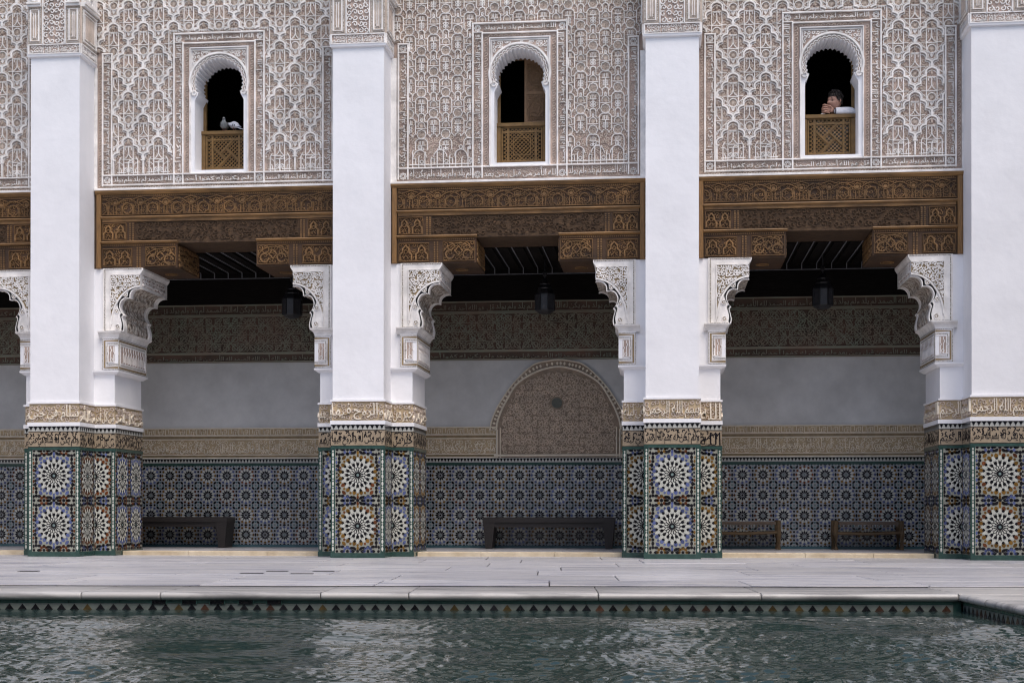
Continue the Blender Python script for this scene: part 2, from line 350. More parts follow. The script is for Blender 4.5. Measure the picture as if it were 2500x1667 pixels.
def rosette16(c1, c2):
    """pieces of one big star panel module in millimetres: (key, polygon, colour, x, y, angle)"""
    P = []; q = 2.363; st = 22.5; B = 'tile_black'; Wt = 'tile_cream'
    def ring(key, poly, col, half):
        pl = [(x*q, y*q) for x, y in poly]
        for k in range(16): P.append((key, pl, col, 0, 0, (k+(.5 if half else 0))*st))
    def put(key, poly, col, x, y, a=0): P.append((key, [(u*q, v*q) for u, v in poly], col, x*q, y*q, a))
    P.append(('0', [((78 if k % 2 else 97)*q*math.cos(PI*k/16), (78 if k % 2 else 97)*q*math.sin(PI*k/16)) for k in range(32)], Wt, 0, 0, 0)); P.append(('1', [((52 if k % 2 else 44)*q*math.cos(PI*k/16), (52 if k % 2 else 44)*q*math.sin(PI*k/16)) for k in range(32)], B, 0, 0, 0))
    put('c', star8(8.5), 'tile_grey', 0, 0)
    ring('a', kite(9, 38, 25, 4.2), B, 1)
    ring('b', kite(15, 44, 32, 4.9), Wt, 0)
    ring('d', shield(37, 54.5, 7.8), Wt, 1)
    ring('e', kite(41, 69, 56, 9.0), B, 0)
    ring('f', shield(55.5, 74, 9.6), Wt, 1)
    ring('h', kite(72, 92, 81, 9.5), B, 1)
    for o_ in (-5.6, 5.6):
        for k in range(16): P.append(('k', [(x*q, y*q) for x, y in kite(50, 74, 64, 2.6)], B, 0, 0, (k+.5)*st+o_))
    ring('g', kite(69, 99, 80, 9.6), Wt, 0)
    ring('p', leaf(82, 107, 10.5), c1, 1)
    ring('r', leaf(93, 109, 6.8), c1, 0)
    for sx in (-1, 1):
        for sy in (-1, 1):
            for (x, y, a_, b_, an, c) in ((32, 116, 12.5, 7.2, 0, B), (82, 109.5, 11.5, 7.5, 0, B), (99, 88, 11.5, 7.5, 90, B), (104, 48, 11, 6.8, 90, B), (74, 92, 13, 8.2, 45, c1), (17, 119, 12, 6.6, 45, B), (83, 133, 11, 7.2, 0, B), (113, 112, 10, 5.4, 90, B), (114, 68, 9, 5, 90, c2), (114, 30, 9, 5, 90, c2), (116, 88, 6, 3.5, 90, c2)):
                if y == 133 and sy > 0: continue
                put('E%d' % a_, ell(a_*1.12, b_*1.13), c, x*sx, y*sy, an*(1 if sx*sy > 0 or an != 45 else -1) if an != 45 else (45 if sx*sy < 0 else -45))
            for (x, y, r) in ((55, 112, 9.2), (99, 68, 8.6), (99, 108, 8.2), (113, 49, 5.6), (112, 10, 5.6), (103, 27, 7.6)): put('S%d' % r, star8(r*1.13), B, x*sx, y*sy)
            for k in range(8):
                an = math.radians(45*k)
                if sy*math.sin(an) > .1: continue
                put('V', leaf(10, 29.5, 7.8), c2, 55*sx, 133*sy, 45*k)
        put('S9', star8(9.2), B, 55*sx, -133); put('S8', star8(8.2), B, 111*sx, -133); put('E11', ell(11, 6.6), B, 27*sx, -133, 0); put('E10', ell(11, 7), B, 102*sx, 0, 90)
    for sy in (-1, 1): put('W', ell(12.5, 7.2), c1, 0, 117*sy, 90)
    put('S9', star8(9.2), B, 0, -133)
    return P
def rosette12(c1, g):
    P = []
    P.append(('c', star8(17), g, 0, 0, 0))
    for k in range(12):
        P.append(('a', kite(18, 80, 52, 13.5), 'tile_black', 0, 0, k*30))
        P.append(('b', leaf(56, 112, 13), 'tile_cream', 0, 0, k*30+15))
        P.append(('p', leaf(94, 131, 19), c1, 0, 0, k*30))
    for k in range(4):
        a = 90*k; ca, sa = math.cos(math.radians(a)), math.sin(math.radians(a))
        P.append(('E', ell(28, 15), 'tile_black', 144*ca, 144*sa, a+90))
        for s in (-1, 1): P.append(('S', star8(18), 'tile_black', 144*ca-58*s*sa, 144*sa+58*s*ca, 0))
        b = math.radians(a+45); P.append(('E', ell(29, 17), 'tile_black', 150*math.cos(b), 150*math.sin(b), a+45+90))
        P.append(('C', star8(16), 'tile_grey', 203*math.cos(b), 203*math.sin(b), 0))
        for s in (-1, 1): P.append(('D', ell(16, 12), 'tile_teal', 172*math.cos(b+s*.17), 172*math.sin(b+s*.17), a+45))
    return P
def clip_rect(poly, x0, x1, y0, y1):
    for ax, v, sg in ((0, x0, 1), (0, x1, -1), (1, y0, 1), (1, y1, -1)):
        out = []; n = len(poly)
        for k in range(n):
            a, b = poly[k], poly[(k+1) % n]; da, db = sg*(a[ax]-v), sg*(b[ax]-v)
            if da >= 0: out.append(a)
            if da*db < 0: t = da/(da-db); out.append((a[0]+(b[0]-a[0])*t, a[1]+(b[1]-a[1])*t))
        poly = out
        if len(poly) < 3: return None
    return poly
def place(poly, x, y, a, ox, oy, sx=1., sy=1., k=.001):
    c, s = math.cos(math.radians(a)), math.sin(math.radians(a))
    return [(ox+(x+u*c-v*s)*k*sx, oy+(y+u*s+v*c)*k*sy) for u, v in poly]
TCOL = ['tile_black', 'tile_cream', 'tile_blue', 'tile_ochre', 'tile_rust', 'tile_green', 'tile_grey', 'tile_teal', 'tile_white']
def shrink(p, g=.93):
    n = len(p); cx = sum(a[0] for a in p)/n; cy = sum(a[1] for a in p)/n; return [(cx+(a[0]-cx)*g, cy+(a[1]-cy)*g) for a in p]

# ------------------------------------------------------------------ pool frame (slightly turned against the facade)
PA = math.radians(4.5); PO = Vector((9.96, -7.05, 0))
def pool_pt(u, v, z=0): return PO+Vector((u*math.cos(PA)-v*math.sin(PA), u*math.sin(PA)+v*math.cos(PA), z))
PROOT = Matrix.Translation(PO) @ Matrix.Rotation(PA, 4, 'Z')

# ground sheet, paving slabs
g = MB()
g.face([(-40, -40, -.62), (60, -40, -.62), (60, 30, -.62), (-40, 30, -.62)])
gro = struct(g.build('ground', 'joint'))
PX0, PX1, PY0 = -12.5, 0.0, -7.6
fl = MB()
for (u0, u1, v0, v1) in ((-22, 16, 1.056, 12), (-22, PX0-.9, -12, .88), (.9, 16, -12, .88), (PX0-.9, .9, -12, PY0-.9)):
    fl.box(u0, u1, v0, v1, -.3, -.016)
cfl = struct(fl.build('courtyard_floor', 'joint', mtx=PROOT))
def slab(u0, u1, v0, v1, tilt=True):
    b = MB(); a = (u1-u0)/2; c = (v1-v0)/2; bevel_box(b, -a, a, -c, c, -.03, 0, .003)
    o = b.build('paving_slab', 'marble', cfl, ((u0+u1)/2, (v0+v1)/2, random.uniform(-.0018, .0008)))
    return o
v = 1.05; row = 0
for dv in (.82, .98, 1.02, 1.0, 1.04, 1.0, 1.02, 1.0):
    u = -15.5+random.uniform(0, 1.6)
    while u < 6.5:
        L_ = random.choice((1.15, 1.6, 1.95, 2.2, 1.4)); slab(u+.006, u+L_-.006, v+.006, v+dv-.006); u += L_
    v += dv
for k in range(9): slab(.93, 3.0, .86-1.05*(k+1)+.003, .86-1.05*k-.003); slab(3.006, 5.2, .86-1.05*(k+1)-.4, .86-1.05*k-.406)
# gutter slot and drains
gt = MB(); gt.box(-16, 7, .884, 1.052, -.20, -.17); gt.box(-16, 7, 1.046, 1.054, -.17, -.006); gt.box(-16, 7, .882, .888, -.17, -.03); tag(gt.build('drain_channel', 'slot_dark', mtx=PROOT), 'thin dark drainage slot in the marble between paving and pool coping', 'drain')
def floor_at(x, y):
    d = FW+R2*(x-1250)/F_PX+U2*(833.5+SHY-y)/F_PX; t = -CAM[2]/d[2]; return CAM+t*d
for k, (xa, ya, xb) in enumerate(((590, 1399, 642), (654, 1394, 702), (712, 1400, 763), (767, 1394, 815), (49, 1394, 94))):
    p, q = floor_at(xa, ya), floor_at(xb, ya); b = MB(); l = (q[0]-p[0])/2
    b.box(-l, l, -.028, .028, .0008, .0036); b.box(-l-.01, l+.01, -.036, -.029, .0008, .005, 1); b.box(-l-.01, l+.01, .029, .036, .0008, .005, 1)
    o = b.build('floor_drain', ['joint', 'iron'], loc=((p[0]+q[0])/2, p[1], 0)); o.rotation_euler = (0, 0, PA)
    tag(o, 'narrow dark drain slot, one of four close together in the marble floor' if k < 4 else 'lone narrow dark drain slot in the marble floor, apart from the four others', 'drain', 'drain slots in the marble floor')

# pool: coping stones, tiled sides, water
pool = thing('pool', 'sunken pool with rounded marble coping and green tiled sides', 'pool', tuple(PO), rz=PA)
def coping(u0, u1, depth, mtx):
    # profile across: bullnose at v=0, flat top back to v=depth
    pr = [(depth, -.05), (depth, -.002), (.036, 0)]+[(.030+.030*math.cos(math.radians(a)), -.028+.028*math.sin(math.radians(a))) for a in (105, 125, 145, 165, 180, 200, 220, 240, 260)]+[(.06, -.058)]
    b = MB(); n = len(pr); us = [u0, u0+.012, u1-.012, u1]; sc = [.975, 1, 1, .975]
    for u, s in zip(us, sc): b.v += [(u, p[0], -.036+(p[1]+.036)*s) for p in pr]
    for k in range(3):
        for j in range(n-1): b.f.append((k*n+j, (k+1)*n+j, (k+1)*n+j+1, k*n+j+1)); b.m.append(0)
    b.f.append(tuple(range(n))); b.m.append(0); b.f.append(tuple(3*n+j for j in range(n-1, -1, -1))); b.m.append(0)
    o = b.build('coping_stone', 'marble_coping', pool, mtx=mtx); 
    for p in o.data.polygons: p.use_smooth = len(p.vertices) == 4
us = [0, -1.41, -2.58, -3.95, -4.59, -5.76, -6.34, -7.6, -8.9, -10.1, -11.3, -12.5]
for a, b in zip(us[1:], us[:-1]): coping(a+.003, b-.003, .88, Matrix.Identity(4))
RM = Matrix.Rotation(-PI/2, 4, 'Z')
for k, (a, b) in enumerate(((0, .62), (.62, 1.9), (1.9, 3.1), (3.1, 4.4), (4.4, 5.6), (5.6, 6.6), (6.6, 7.6))): coping(a+.003, b-.003, .88, RM)
# corner block behind
cb = MB(); bevel_box(cb, .004, .88, .004, .88, -.05, 0, .004); cb.build('coping_stone', 'marble_coping', pool)
bs = MB()   # pool sides: concrete shell
bs.box(PX0, .03, .045, .2, -.6, -.06); bs.box(.045, .2, PY0, .2, -.6, -.06); bs.box(PX0-.2, PX0, PY0, .2, -.6, -.06); bs.box(PX0, .2, PY0-.2, PY0, -.6, -.06)
bs.box(PX0, .05, PY0, .05, -.61, -.58)
bs.build('basin_shell', 'basin_green', pool)
WZ = -.128
def pool_side(length, mtx, niches=()):
    n = int(length/.37); tw = length/n
    for k in range(n):
        u = k*tw
        if any(a < u+tw*.5 < b for a, b in niches): continue
        b = MB(); bevel_box(b, .002, tw-.002, -.080, -.048, 0, .008, .002); b.build('glazed_tile', 'basin_green', pool, mtx=mtx @ Matrix.Translation((u, 0, 0)) @ ROTF0)
    b = MB(); b.box(0, length, -.40, -.082, 0, .006); b.build('tile_backing', 'basin_shaded_white', pool, mtx=mtx @ ROTF0)
    m_ = int(length/.0955); s = length/m_
    me = {}
    for c in ('tile_black', 'tile_olive', 'tile_brown'):
        t = MB(); t.prism([(-.037, -.048), (.037, -.048), (0, 0)], 0, .010); t.prism([(-.037, -.048), (0, -.096), (.037, -.048)], 0, .010); me[c] = t.mesh('triangle_tile', [c])
    for k in range(m_):
        c = random.choice(('tile_black', 'tile_black', 'tile_black', 'tile_olive', 'tile_black', 'tile_brown'))
        obj('triangle_tile', me[c], pool, mtx=mtx @ Matrix.Translation(((k+.5)*s, 0, -.085)) @ ROTF0)
ROTF0 = ROT['F']
pool_side(12.45, Matrix.Translation((PX0+.02, .044, 0)))
pool_side(7.5, Matrix.Translation((.044, .02, 0)) @ Matrix.Rotation(-PI/2, 4, 'Z'))
# five overflow mouths under the coping
for px in (390, 462, 529, 598, 667):
    p = at(px, 1470, -7.45); d = Vector((p[0], -7.45, 0))-PO; u = d.dot(Vector((math.cos(PA), math.sin(PA), 0)))
    b = MB(); b.box(u-.052, u+.052, .028, .0345, -.087, -.05); b.box(u-.058, u-.052, .026, .036, -.088, -.048, 1); b.box(u+.052, u+.058, .026, .036, -.088, -.048, 1)
    b.build('overflow_mouth', ['tile_black', 'basin_green'], pool)
# water surface
def water():
    U = np.concatenate([np.linspace(PX0, -10.3, 60)[:-1], np.linspace(-10.3, .045, 800)]); V = np.concatenate([np.linspace(PY0, -4.6, 90)[:-1], np.linspace(-4.6, .045, 400)])
    nu, nv = len(U), len(V); uu, vv = np.meshgrid(U, V); rng = np.random.RandomState(11)
    near = np.clip((-vv-.25)/1.2, 0, 1); near = near*near*(3-2*near)
    msk = np.zeros_like(uu)
    for k in range(10):
        wl = rng.uniform(.7, 2.6); th = rng.uniform(0, PI); msk += np.sin(2*PI/wl*(uu*math.cos(th)*.6+vv*math.sin(th))+rng.uniform(0, 6))/3.2
    A = np.zeros_like(uu); Bz = np.zeros_like(uu)
    for k in range(26):
        wl = rng.uniform(.28, 1.3); th = rng.normal(PI/2, .7); A += .020*wl/(2*PI)*np.sin(2*PI/wl*(uu*math.cos(th)+vv*math.sin(th))+rng.uniform(0, 6)+.8*np.sin(uu*1.3+k)+.8*np.sin(vv*1.7+2*k))
    for k in range(40):
        wl = rng.uniform(.042, .11); th = rng.uniform(0, PI); Bz += .029*wl/(2*PI)*np.sin(2*PI/wl*(uu*math.cos(th)+vv*math.sin(th))+rng.uniform(0, 6)+1.4*np.sin(uu*3.1+k)+1.4*np.sin(vv*3.7+2*k))
    d = np.hypot((uu+1.0)*.8, vv+3.3); froth = np.exp(-(d/1.0)**2)+.7*np.exp(-(np.hypot((uu+8.6)*.5, vv+3.4)/1.0)**2)
    Z = A*(.06+near)+Bz*(.04+near*np.clip(.85+.4*msk, .3, 1.7)+1.2*froth*near)
    Z += (1-near)*.0007*np.sin(vv*70+2.0*np.sin(uu*2.2)+np.sin(uu*7))
    verts = np.stack([uu, vv, Z+WZ], -1).reshape(-1, 3)
    i = np.arange(nu-1)[None, :]+nu*np.arange(nv-1)[:, None]; f = np.stack([i, i+1, i+nu+1, i+nu], -1).reshape(-1, 4)
    me = bpy.data.meshes.new('water'); me.from_pydata(verts, [], f); me.materials.append(MAT['water']); me.polygons.foreach_set('use_smooth', [True]*len(f)); me.update()
    struct(obj('water', me, mtx=PROOT))
water()

# ------------------------------------------------------------------ gallery floor, wall, ceiling
GY = 3.0; GF = .05
b = MB(); b.box(-7, 16, .78, 3.3, -.02, GF-.004); gf = struct(b.build('gallery_floor', 'joint'))
for i in range(24):
    for j, (y0, y1) in enumerate(((.98, 1.65), (1.65, 2.32), (2.32, 2.98))):
        b = MB(); x0 = -6.5+.93*i+(.4 if j % 2 else 0); b.box(x0+.003, x0+.927, y0+.003, y1-.003, .02, GF); b.build('floor_tile', 'marble', gf)
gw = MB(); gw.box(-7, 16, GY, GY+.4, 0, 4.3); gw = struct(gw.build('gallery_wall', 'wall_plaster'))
X0, X1 = -3.264, 13.2
FW_ = lambda x, z=0, n=0: (x, GY-n, z)
def wallpart(mb, name, mats, x=0, z=0, n=.0): return mb.build(name, mats, gw, (x, GY-n, z), ROT['F'])
# tiled dado
b = MB(); b.box(X0, X1, .05, 1.237, 0, .012); wallpart(b, 'tile_bed', 'tile_bed')
b = MB(); b.box(X0, X1, .05, .085, .012, .022); wallpart(b, 'skirting', 'tile_teal')
b = MB(); b.box(X0, X1, 1.237, 1.278, 0, .02); wallpart(b, 'green_border', 'tile_green')
RM12 = []
for c1 in ('tile_blue', 'tile_ochre', 'tile_rust'):
    for gc in ('tile_grey', 'tile_black'):
        mb = MB()
        for key, poly, col, x, y, a in rosette12(c1, gc):
            p = clip_rect(place(poly, x, y, a, 0, 0), -.1445, .1445, -.1445, .1445)
            if p: mb.prism(shrink(p, .96), 0, .0032, TCOL.index(col))
        RM12.append(mb.mesh('tile_rosette', TCOL))
for j in range(4):
    for i in range(int((X1-X0)/.288)):
        k = (0 if (i+j) % 2 else random.choice((2, 2, 2, 4)))+random.choice((0, 0, 1))
        if (i+j) % 2 and random.random() < .08: k = 2
        obj('tile_rosette', RM12[k], gw, (X0+.144+.288*i, GY-.012, .085+.144+.288*j), ROT['F'])
def merlons(mb, x0, x1, z0, z1, per, n=.004, m=0):
    k = max(1, round((x1-x0)/per)); s = (x1-x0)/k; h = z1-z0
    for i in range(k):
        c = x0+(i+.5)*s
        mb.prism([(c-s*.47, z1), (c-s*.40, z1-h*.22), (c-s*.26, z1-h*.25), (c-s*.22, z1-h*.55), (c-s*.1, z1-h*.6), (c, z0+h*.04), (c+s*.1, z1-h*.6), (c+s*.22, z1-h*.55), (c+s*.26, z1-h*.25), (c+s*.40, z1-h*.22), (c+s*.47, z1)], 0, n, m)
b = MB(); b.box(X0, X1, 1.278, 1.346, 0, .014); wallpart(b, 'merlon_bed', 'tile_white')
b = MB(); merlons(b, X0, X1, 1.280, 1.335, .048); wallpart(b, 'merlon_row', 'tile_black', n=.014)
# carved stucco inscription above the tiles (breaks for the blind arch)
AX, AW = 6.365, .985
for (a, c) in ((X0, AX-AW+.085), (AX+AW-.085, X1)):
    b = MB(); b.box(a, c, 1.346, 1.362, 0, .03); b.box(a, c, 1.392, 1.404, 0, .026); b.box(a, c, 1.618, 1.632, 0, .026); b.box(a, c, 1.672, 1.684, 0, .024); b.box(a, c, 1.778, 1.794, 0, .03); wallpart(b, 'fillet', 'stucco_cream')
    b = MB(); b.box(a, c, 1.362, 1.778, 0, .006); wallpart(b, 'band_ground', 'stucco_buff')
    b = MB(); b.box(a, c, 1.362, 1.392, .006, .012); b.box(a, c, 1.632, 1.672, .006, .012); wallpart(b, 'brown_line', 'stucco_olive')
    b = MB(); n = max(1, round((c-a)/.95)); s = (c-a)/n
    for i in range(n):
        x = a+i*s; text(b, IKH[i % 5], x+.01, x+s-.01, 1.412, 1.608, .016)
    wallpart(b, 'inscription', 'stucco_cream', n=.006)
    b = MB(); vines(b, a, c, 1.41, 1.612, .067, .008, .009); stuff(wallpart(b, 'arabesque', 'stucco_cream', n=.006))
    b = MB(); n = max(1, round((c-a)/.16)); s = (c-a)/n
    for i in range(n):
        x = a+i*s
        for l in ([(.01, .0), (.01, .08), (.06, .08), (.06, .02)], [(.0, .0), (.15, .0)], [(.085, 0), (.085, .05), (.12, .05), (.12, .0)], [(.105, .07), (.145, .07), (.145, .02)]):
            b.strip([(x+p[0]*s/.16, 1.692+p[1]) for p in l], .010, .012)
    wallpart(b, 'kufic_band', 'stucco_cream', n=.006)
# blind arch in the middle bay
zb, zs, zt = 1.348, 1.78, 2.745
def arch_half(w, top, off=0):    # pointed horseshoe outline, right half from the springing up
    return crom([(w, zs-.04), (w*.985, zs+.06), (w*.948, zs+.17), (w*.862, zs+.34), (w*.665, zs+.62), (w*.38, top-.080), (w*.13, top-.012), (0, top)], 5)
def outline(w, top): 
    h = arch_half(w, top); return [(-x, z) for x, z in h]+[(x, z) for x, z in h[::-1]][1:]
def poly_in(P):
    def f(x, y):
        c = False; n = len(P)
        for i in range(n):
            (x1, y1), (x2, y2) = P[i], P[i-1]
            if (y1 > y) != (y2 > y) and x < (x2-x1)*(y-y1)/(y2-y1)+x1: c = not c
        return c
    return f
arch = thing('blind_arch_panel', 'carved stucco blind arch with a small round boss on the gallery wall', 'wall panel', (AX, GY, zb))
def ap(mb, name, mats, n=0): return mb.build(name, mats, arch, (0, -n, -zb), ROT['F'])
o1 = outline(AW, zt); inr = outline(AW-.09, zt-.1)
b = MB(); b.prism([(-AW+.10, zb), (-AW+.10, zs-.05)]+o1+[(AW-.10, zs-.05), (AW-.10, zb)], 0, .012); ap(b, 'arch_ground', 'arch_ground')
b = MB(); b.strip(o1, .022, .034); b.strip(inr, .028, .04); b.strip([(-AW+.06, zb+.03), (AW-.06, zb+.03)], .03, .04)
for s in (-1, 1): b.strip([(s*(AW-.105), zb), (s*(AW-.105), zs-.03)], .024, .036); b.strip([(s*(AW-.15), zb), (s*(AW-.15), zs)], .02, .036)
ap(b, 'arch_moulding', 'stucco_cream', .012)
b = MB(); mid = outline(AW-.045, zt-.05); acc = 0
for p, q in zip(mid[:-1], mid[1:]):
    d = math.hypot(q[0]-p[0], q[1]-p[1]); acc += d
    if acc > .048:
        acc = 0; a = math.atan2(q[1]-p[1], q[0]-p[0]); b.prism(place(ell(.017, .024), 0, 0, math.degrees(a), p[0], p[1], k=1), 0, .014)
ap(b, 'bead_border', 'stucco_cream', .012)
inside = poly_in([(-AW+.17, zb+.06)]+[(x*.965, z-.02) for x, z in outline(AW-.12, zt-.14)]+[(AW-.17, zb+.06)])
ins2 = lambda x, z: inside(x, z) and math.hypot(x+.02, z-2.127) > .095
b = MB(); vines(b, -AW, AW, zb, zt, .085, .016, .024, ins2, jit=.1); vines(b, -AW, AW, zb+.04, zt, .062, .010, .016, ins2, jit=.2)
stuff(ap(b, 'arabesque', 'arch_fill', .012))
b = MB(); b.prism(circ(-.02, 2.127, .07, 20), 0, .02); b.strip(circ(-.02, 2.127, .068, 20), .014, .03, closed=True)
for k in range(4): b.strip([(-.02+.07*math.cos(k*PI/4), 2.127+.07*math.sin(k*PI/4)), (-.02-.07*math.cos(k*PI/4), 2.127-.07*math.sin(k*PI/4))], .01, .027)
ap(b, 'boss', 'boss_grey', .012)
# dark carved frieze under the ceiling
b = MB(); b.box(X0, X1, 2.75, 3.60, 0, .02); wallpart(b, 'frieze_ground', 'frieze_ground')
b = MB()
for z in (2.76, 2.875, 2.892, 3.425, 3.448, 3.59): b.box(X0, X1, z-.008, z+.008, .02, .04)
wallpart(b, 'frieze_fillet', 'frieze_line')
b = MB(); n = 17; s = (X1-X0)/n
for i in range(n):
    x = X0+i*s
    text(b, IKH[i % 5], x+.01, x+s-.01, 2.772, 2.862, .012); text(b, IKH[(i+2) % 5], x+.01, x+s-.01, 3.462, 3.576, .012)
wallpart(b, 'inscription', 'frieze_line', n=.02)
b = MB(); cell = MB(); h0, h1 = 2.90, 3.42; H = h1-h0; P_ = .52
for i in range(int((X1-X0)/P_)):
    x = X0+P_*(i+.5)
    for dx in (-.13, .13, -.39+.26*0):
        pass
    for sx in (-1, 1):
        b.strip([(x-sx*.26, h0), (x+sx*.26, h1)], .012, .016); b.strip([(x-sx*.26, h0+H/2), (x, h1)], .012, .016); b.strip([(x, h0), (x+sx*.26, h0+H/2)], .012, .016)
    for kx in range(4):
        for kz in range(4):
            b.strip(circ(x-.195+.13*kx, h0+.065+.13*kz, .042, 8), .010, .014, closed=True)
for k in range(1, 4): b.strip([(X0, h0+H*k/4), (X1, h0+H*k/4)], .009, .013)
vines(b, X0, X1, h0+.01, h1-.01, .065, .010, .010, jit=.25, n=6)
stuff(wallpart(b, 'strapwork', 'frieze_line', n=.02))
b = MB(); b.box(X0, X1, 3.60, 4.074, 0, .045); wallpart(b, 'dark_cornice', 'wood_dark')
b = MB(); b.box(X0, X1, 3.972, 3.982, .045, .056); wallpart(b, 'pale_line', 'batten')
# ceiling with joists and pale battens
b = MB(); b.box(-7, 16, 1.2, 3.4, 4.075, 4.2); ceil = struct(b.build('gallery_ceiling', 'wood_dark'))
x = -2.0
while x < 13:
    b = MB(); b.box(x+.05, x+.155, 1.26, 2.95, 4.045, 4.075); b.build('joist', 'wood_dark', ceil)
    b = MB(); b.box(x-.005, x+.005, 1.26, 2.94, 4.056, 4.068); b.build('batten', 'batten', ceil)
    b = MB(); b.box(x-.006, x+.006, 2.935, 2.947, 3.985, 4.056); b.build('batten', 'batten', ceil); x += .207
# unseen sides of the court, which shade it
for nm, a in (('left', (-9.2, -8.8, -20.5, 3.3)), ('right', (15.6, 16, -20.5, 3.3)), ('back', (-9.2, 16, -21, -20.5))):
    b = MB(); b.box(*a, -.3, 8.6); struct(b.build('courtyard_wall', 'courtyard_plaster'))
b = MB(); b.box(-9.2, -1.9-1.62, .52, 1.4, 0, 9.4); b.box(13.4, 16, .52, 1.4, 0, 9.4); struct(b.build('facade_wall', 'plaster'))
b = MB(); b.box(-9.2, 16, .93, 1.05, 4.76, 9.4); b.box(-9.2, 16, .93, 4, 9.3, 9.4)
# ------------------------------------------------------------------ pillars
PXS = [.155, 4.082, 7.968, 11.837]
HW, DP, PW, PB = .3225, .49, .60, 1.45     # shaft half width, wall plane, pier half width, pier back
def plan(d):
    a = HW+d; p = PW+d
    return [(-a, -d), (a, -d), (a, DP-d), (p, DP-d), (p, PB+d), (-p, PB+d), (-p, DP-d), (-a, DP-d)]
D0 = .015
FACES = {'front': ('F', (0, -D0), 2*(HW+D0)), 'sideR': ('R', (HW+D0, (DP-2*D0)/2), DP), 'sideL': ('L', (-HW-D0, (DP-2*D0)/2), DP),
         'pierR': ('F', ((HW+PW+2*D0)/2, DP-D0), PW-HW), 'pierL': ('F', (-(HW+PW+2*D0)/2, DP-D0), PW-HW),
         'jambR': ('R', (PW+D0, (DP+PB)/2), PB-DP+2*D0), 'jambL': ('L', (-PW-D0, (DP+PB)/2), PB-DP+2*D0)}
TZ0, TZ1 = .061, 1.354
RC = (.396, 1.027)
_pm = {}
def panel_pieces(x0, x1, centres, sx, c1, c2):
    out = []
    for cx in centres:
        for cz in RC:
            for pc in rosette16(c1, c2): out.append((pc, cx, cz))
        for pc in rosette16(c1, c2):      # the upper border row repeats the foot of the pattern
            if pc[4] < -250 and pc[0] != 'g': out.append((pc, cx, RC[1]+.631))
    return out
def joined_panel(name, x0, x1, centres, sx, c1, c2):
    mb = MB()
    for (key, poly, col, x, y, a), cx, cz in panel_pieces(x0, x1, centres, sx, c1, c2):
        p = clip_rect(place(poly, x, y, a, cx, cz, sx, 1), x0, x1, TZ0+.004, TZ1-.004)
        if p: mb.prism(shrink(p, .97), 0, .0014 if key == '0' else .0022 if key == '1' else .0030, TCOL.index(col))
    return mb.mesh(name, TCOL)
def ovals(mb, x, w):
    z = TZ0+.05
    while z < TZ1-.03:
        mb.prism(place(ell(.031, w*.26), 0, 0, 90, x, z, k=1), .004, .008, 1); mb.prism(place(star8(w*.24), 0, 0, 0, x, z+.045, k=1), .004, .008, 1); z += .09
_piece = {}
def piece_mesh(key, poly, col, sx):
    k = (key, col, round(sx, 2))
    if k not in _piece:
        mb = MB(); mb.prism(shrink(poly, .97), 0, .0014 if key[0] == '0' else .0022 if key[0] == '1' else .0030); s = .001
        mb.v = [(a*s*sx, b*s, c) for a, b, c in mb.v]; _piece[k] = mb.mesh('tile', [col])
    return _piece[k]
GREEN = 'tile_green'
def dado_shared(face, c1, c2, phrase):
    key = (face, c1, c2, phrase)
    if key in _pm: return _pm[key]
    rot, org, w_ = FACES[face]; h = w_/2; R = []
    # green frame, plinth, oval strips
    g = MB(); g.box(-h, h, TZ1, 1.389, 0, .008); g.box(-h-.004, h+.004, 0, TZ0, -.01, .008)
    sw = .05; st = []
    if face == 'front': st = [(-h, -h+sw), (h-sw, h)]
    if face == 'pierR': st = [(h-sw, h)]
    if face == 'pierL': st = [(-h, -h+sw)]
    if face == 'sideR': st = [(-h, -h+.012)]
    if face == 'sideL': st = [(h-.012, h)]
    x0, x1 = -h+.004, h-.004
    for a, b in st:
        g.box(a, b, TZ0, TZ1, 0, .004)
        if b-a > .03: ovals(g, (a+b)/2, sw)
        if a < -h+.01: x0 = b+.004
        else: x1 = a-.004
    R.append(('tile_border', g.mesh('tile_border', [GREEN, 'tile_cream'])))
    if face != 'front':
        if face == 'pierR': cs = [x0]; sx = .9
        elif face == 'pierL': cs = [x1]; sx = .9
        elif face[:4] == 'side': cs = [(x0+x1)/2]; sx = (x1-x0)/.567
        else: n = 2; cs = [x0+(x1-x0)*(k+.5)/n for k in range(n)]; sx = (x1-x0)/n/.567
        R.append(('tile_panel', joined_panel('tile_panel', x0, x1, cs, sx, c1, c2)))
    mb = MB(); merlons(mb, -h+.003, h-.003, 1.594, 1.652, .060); R.append(('merlon_row', mb.mesh('merlon_row', ['tile_black'])))
    # black lettering on buff tiles
    mb = MB(); n = max(1, round(w_/.32)); s = w_/n
    for i in range(n):
        text(mb, phrase if i % 2 == 0 else IKH[(i+2) % 5][:11], -h+i*s+.012, -h+(i+1)*s-.012, 1.402, 1.56, .004)
    vines(mb, -h+.01, h-.01, 1.475, 1.582, .050, .014, .003, jit=.3, turns=.5, n=5)
    for z in (1.394, 1.588): mb.box(-h, h, z-.004, z+.002, 0, .004)
    R.append(('tile_inscription', mb.mesh('tile_inscription', ['tile_black'])))
    mb = MB(); n = max(1, round(w_/.7)); s = w_/n
    for i in range(n): text(mb, phrase if i == 0 else 'والله', -h+i*s+.012, -h+(i+1)*s-.012, 1.718, 1.925, .022)
    R.append(('inscription', mb.mesh('inscription', ['stucco_cream'])))
    mb = MB(); vines(mb, -h+.01, h-.01, 1.715, 1.93, .062, .011, .013, jit=.2); R.append(('arabesque', mb.mesh('arabesque', ['stucco_fill'])))
    _pm[key] = R; return R
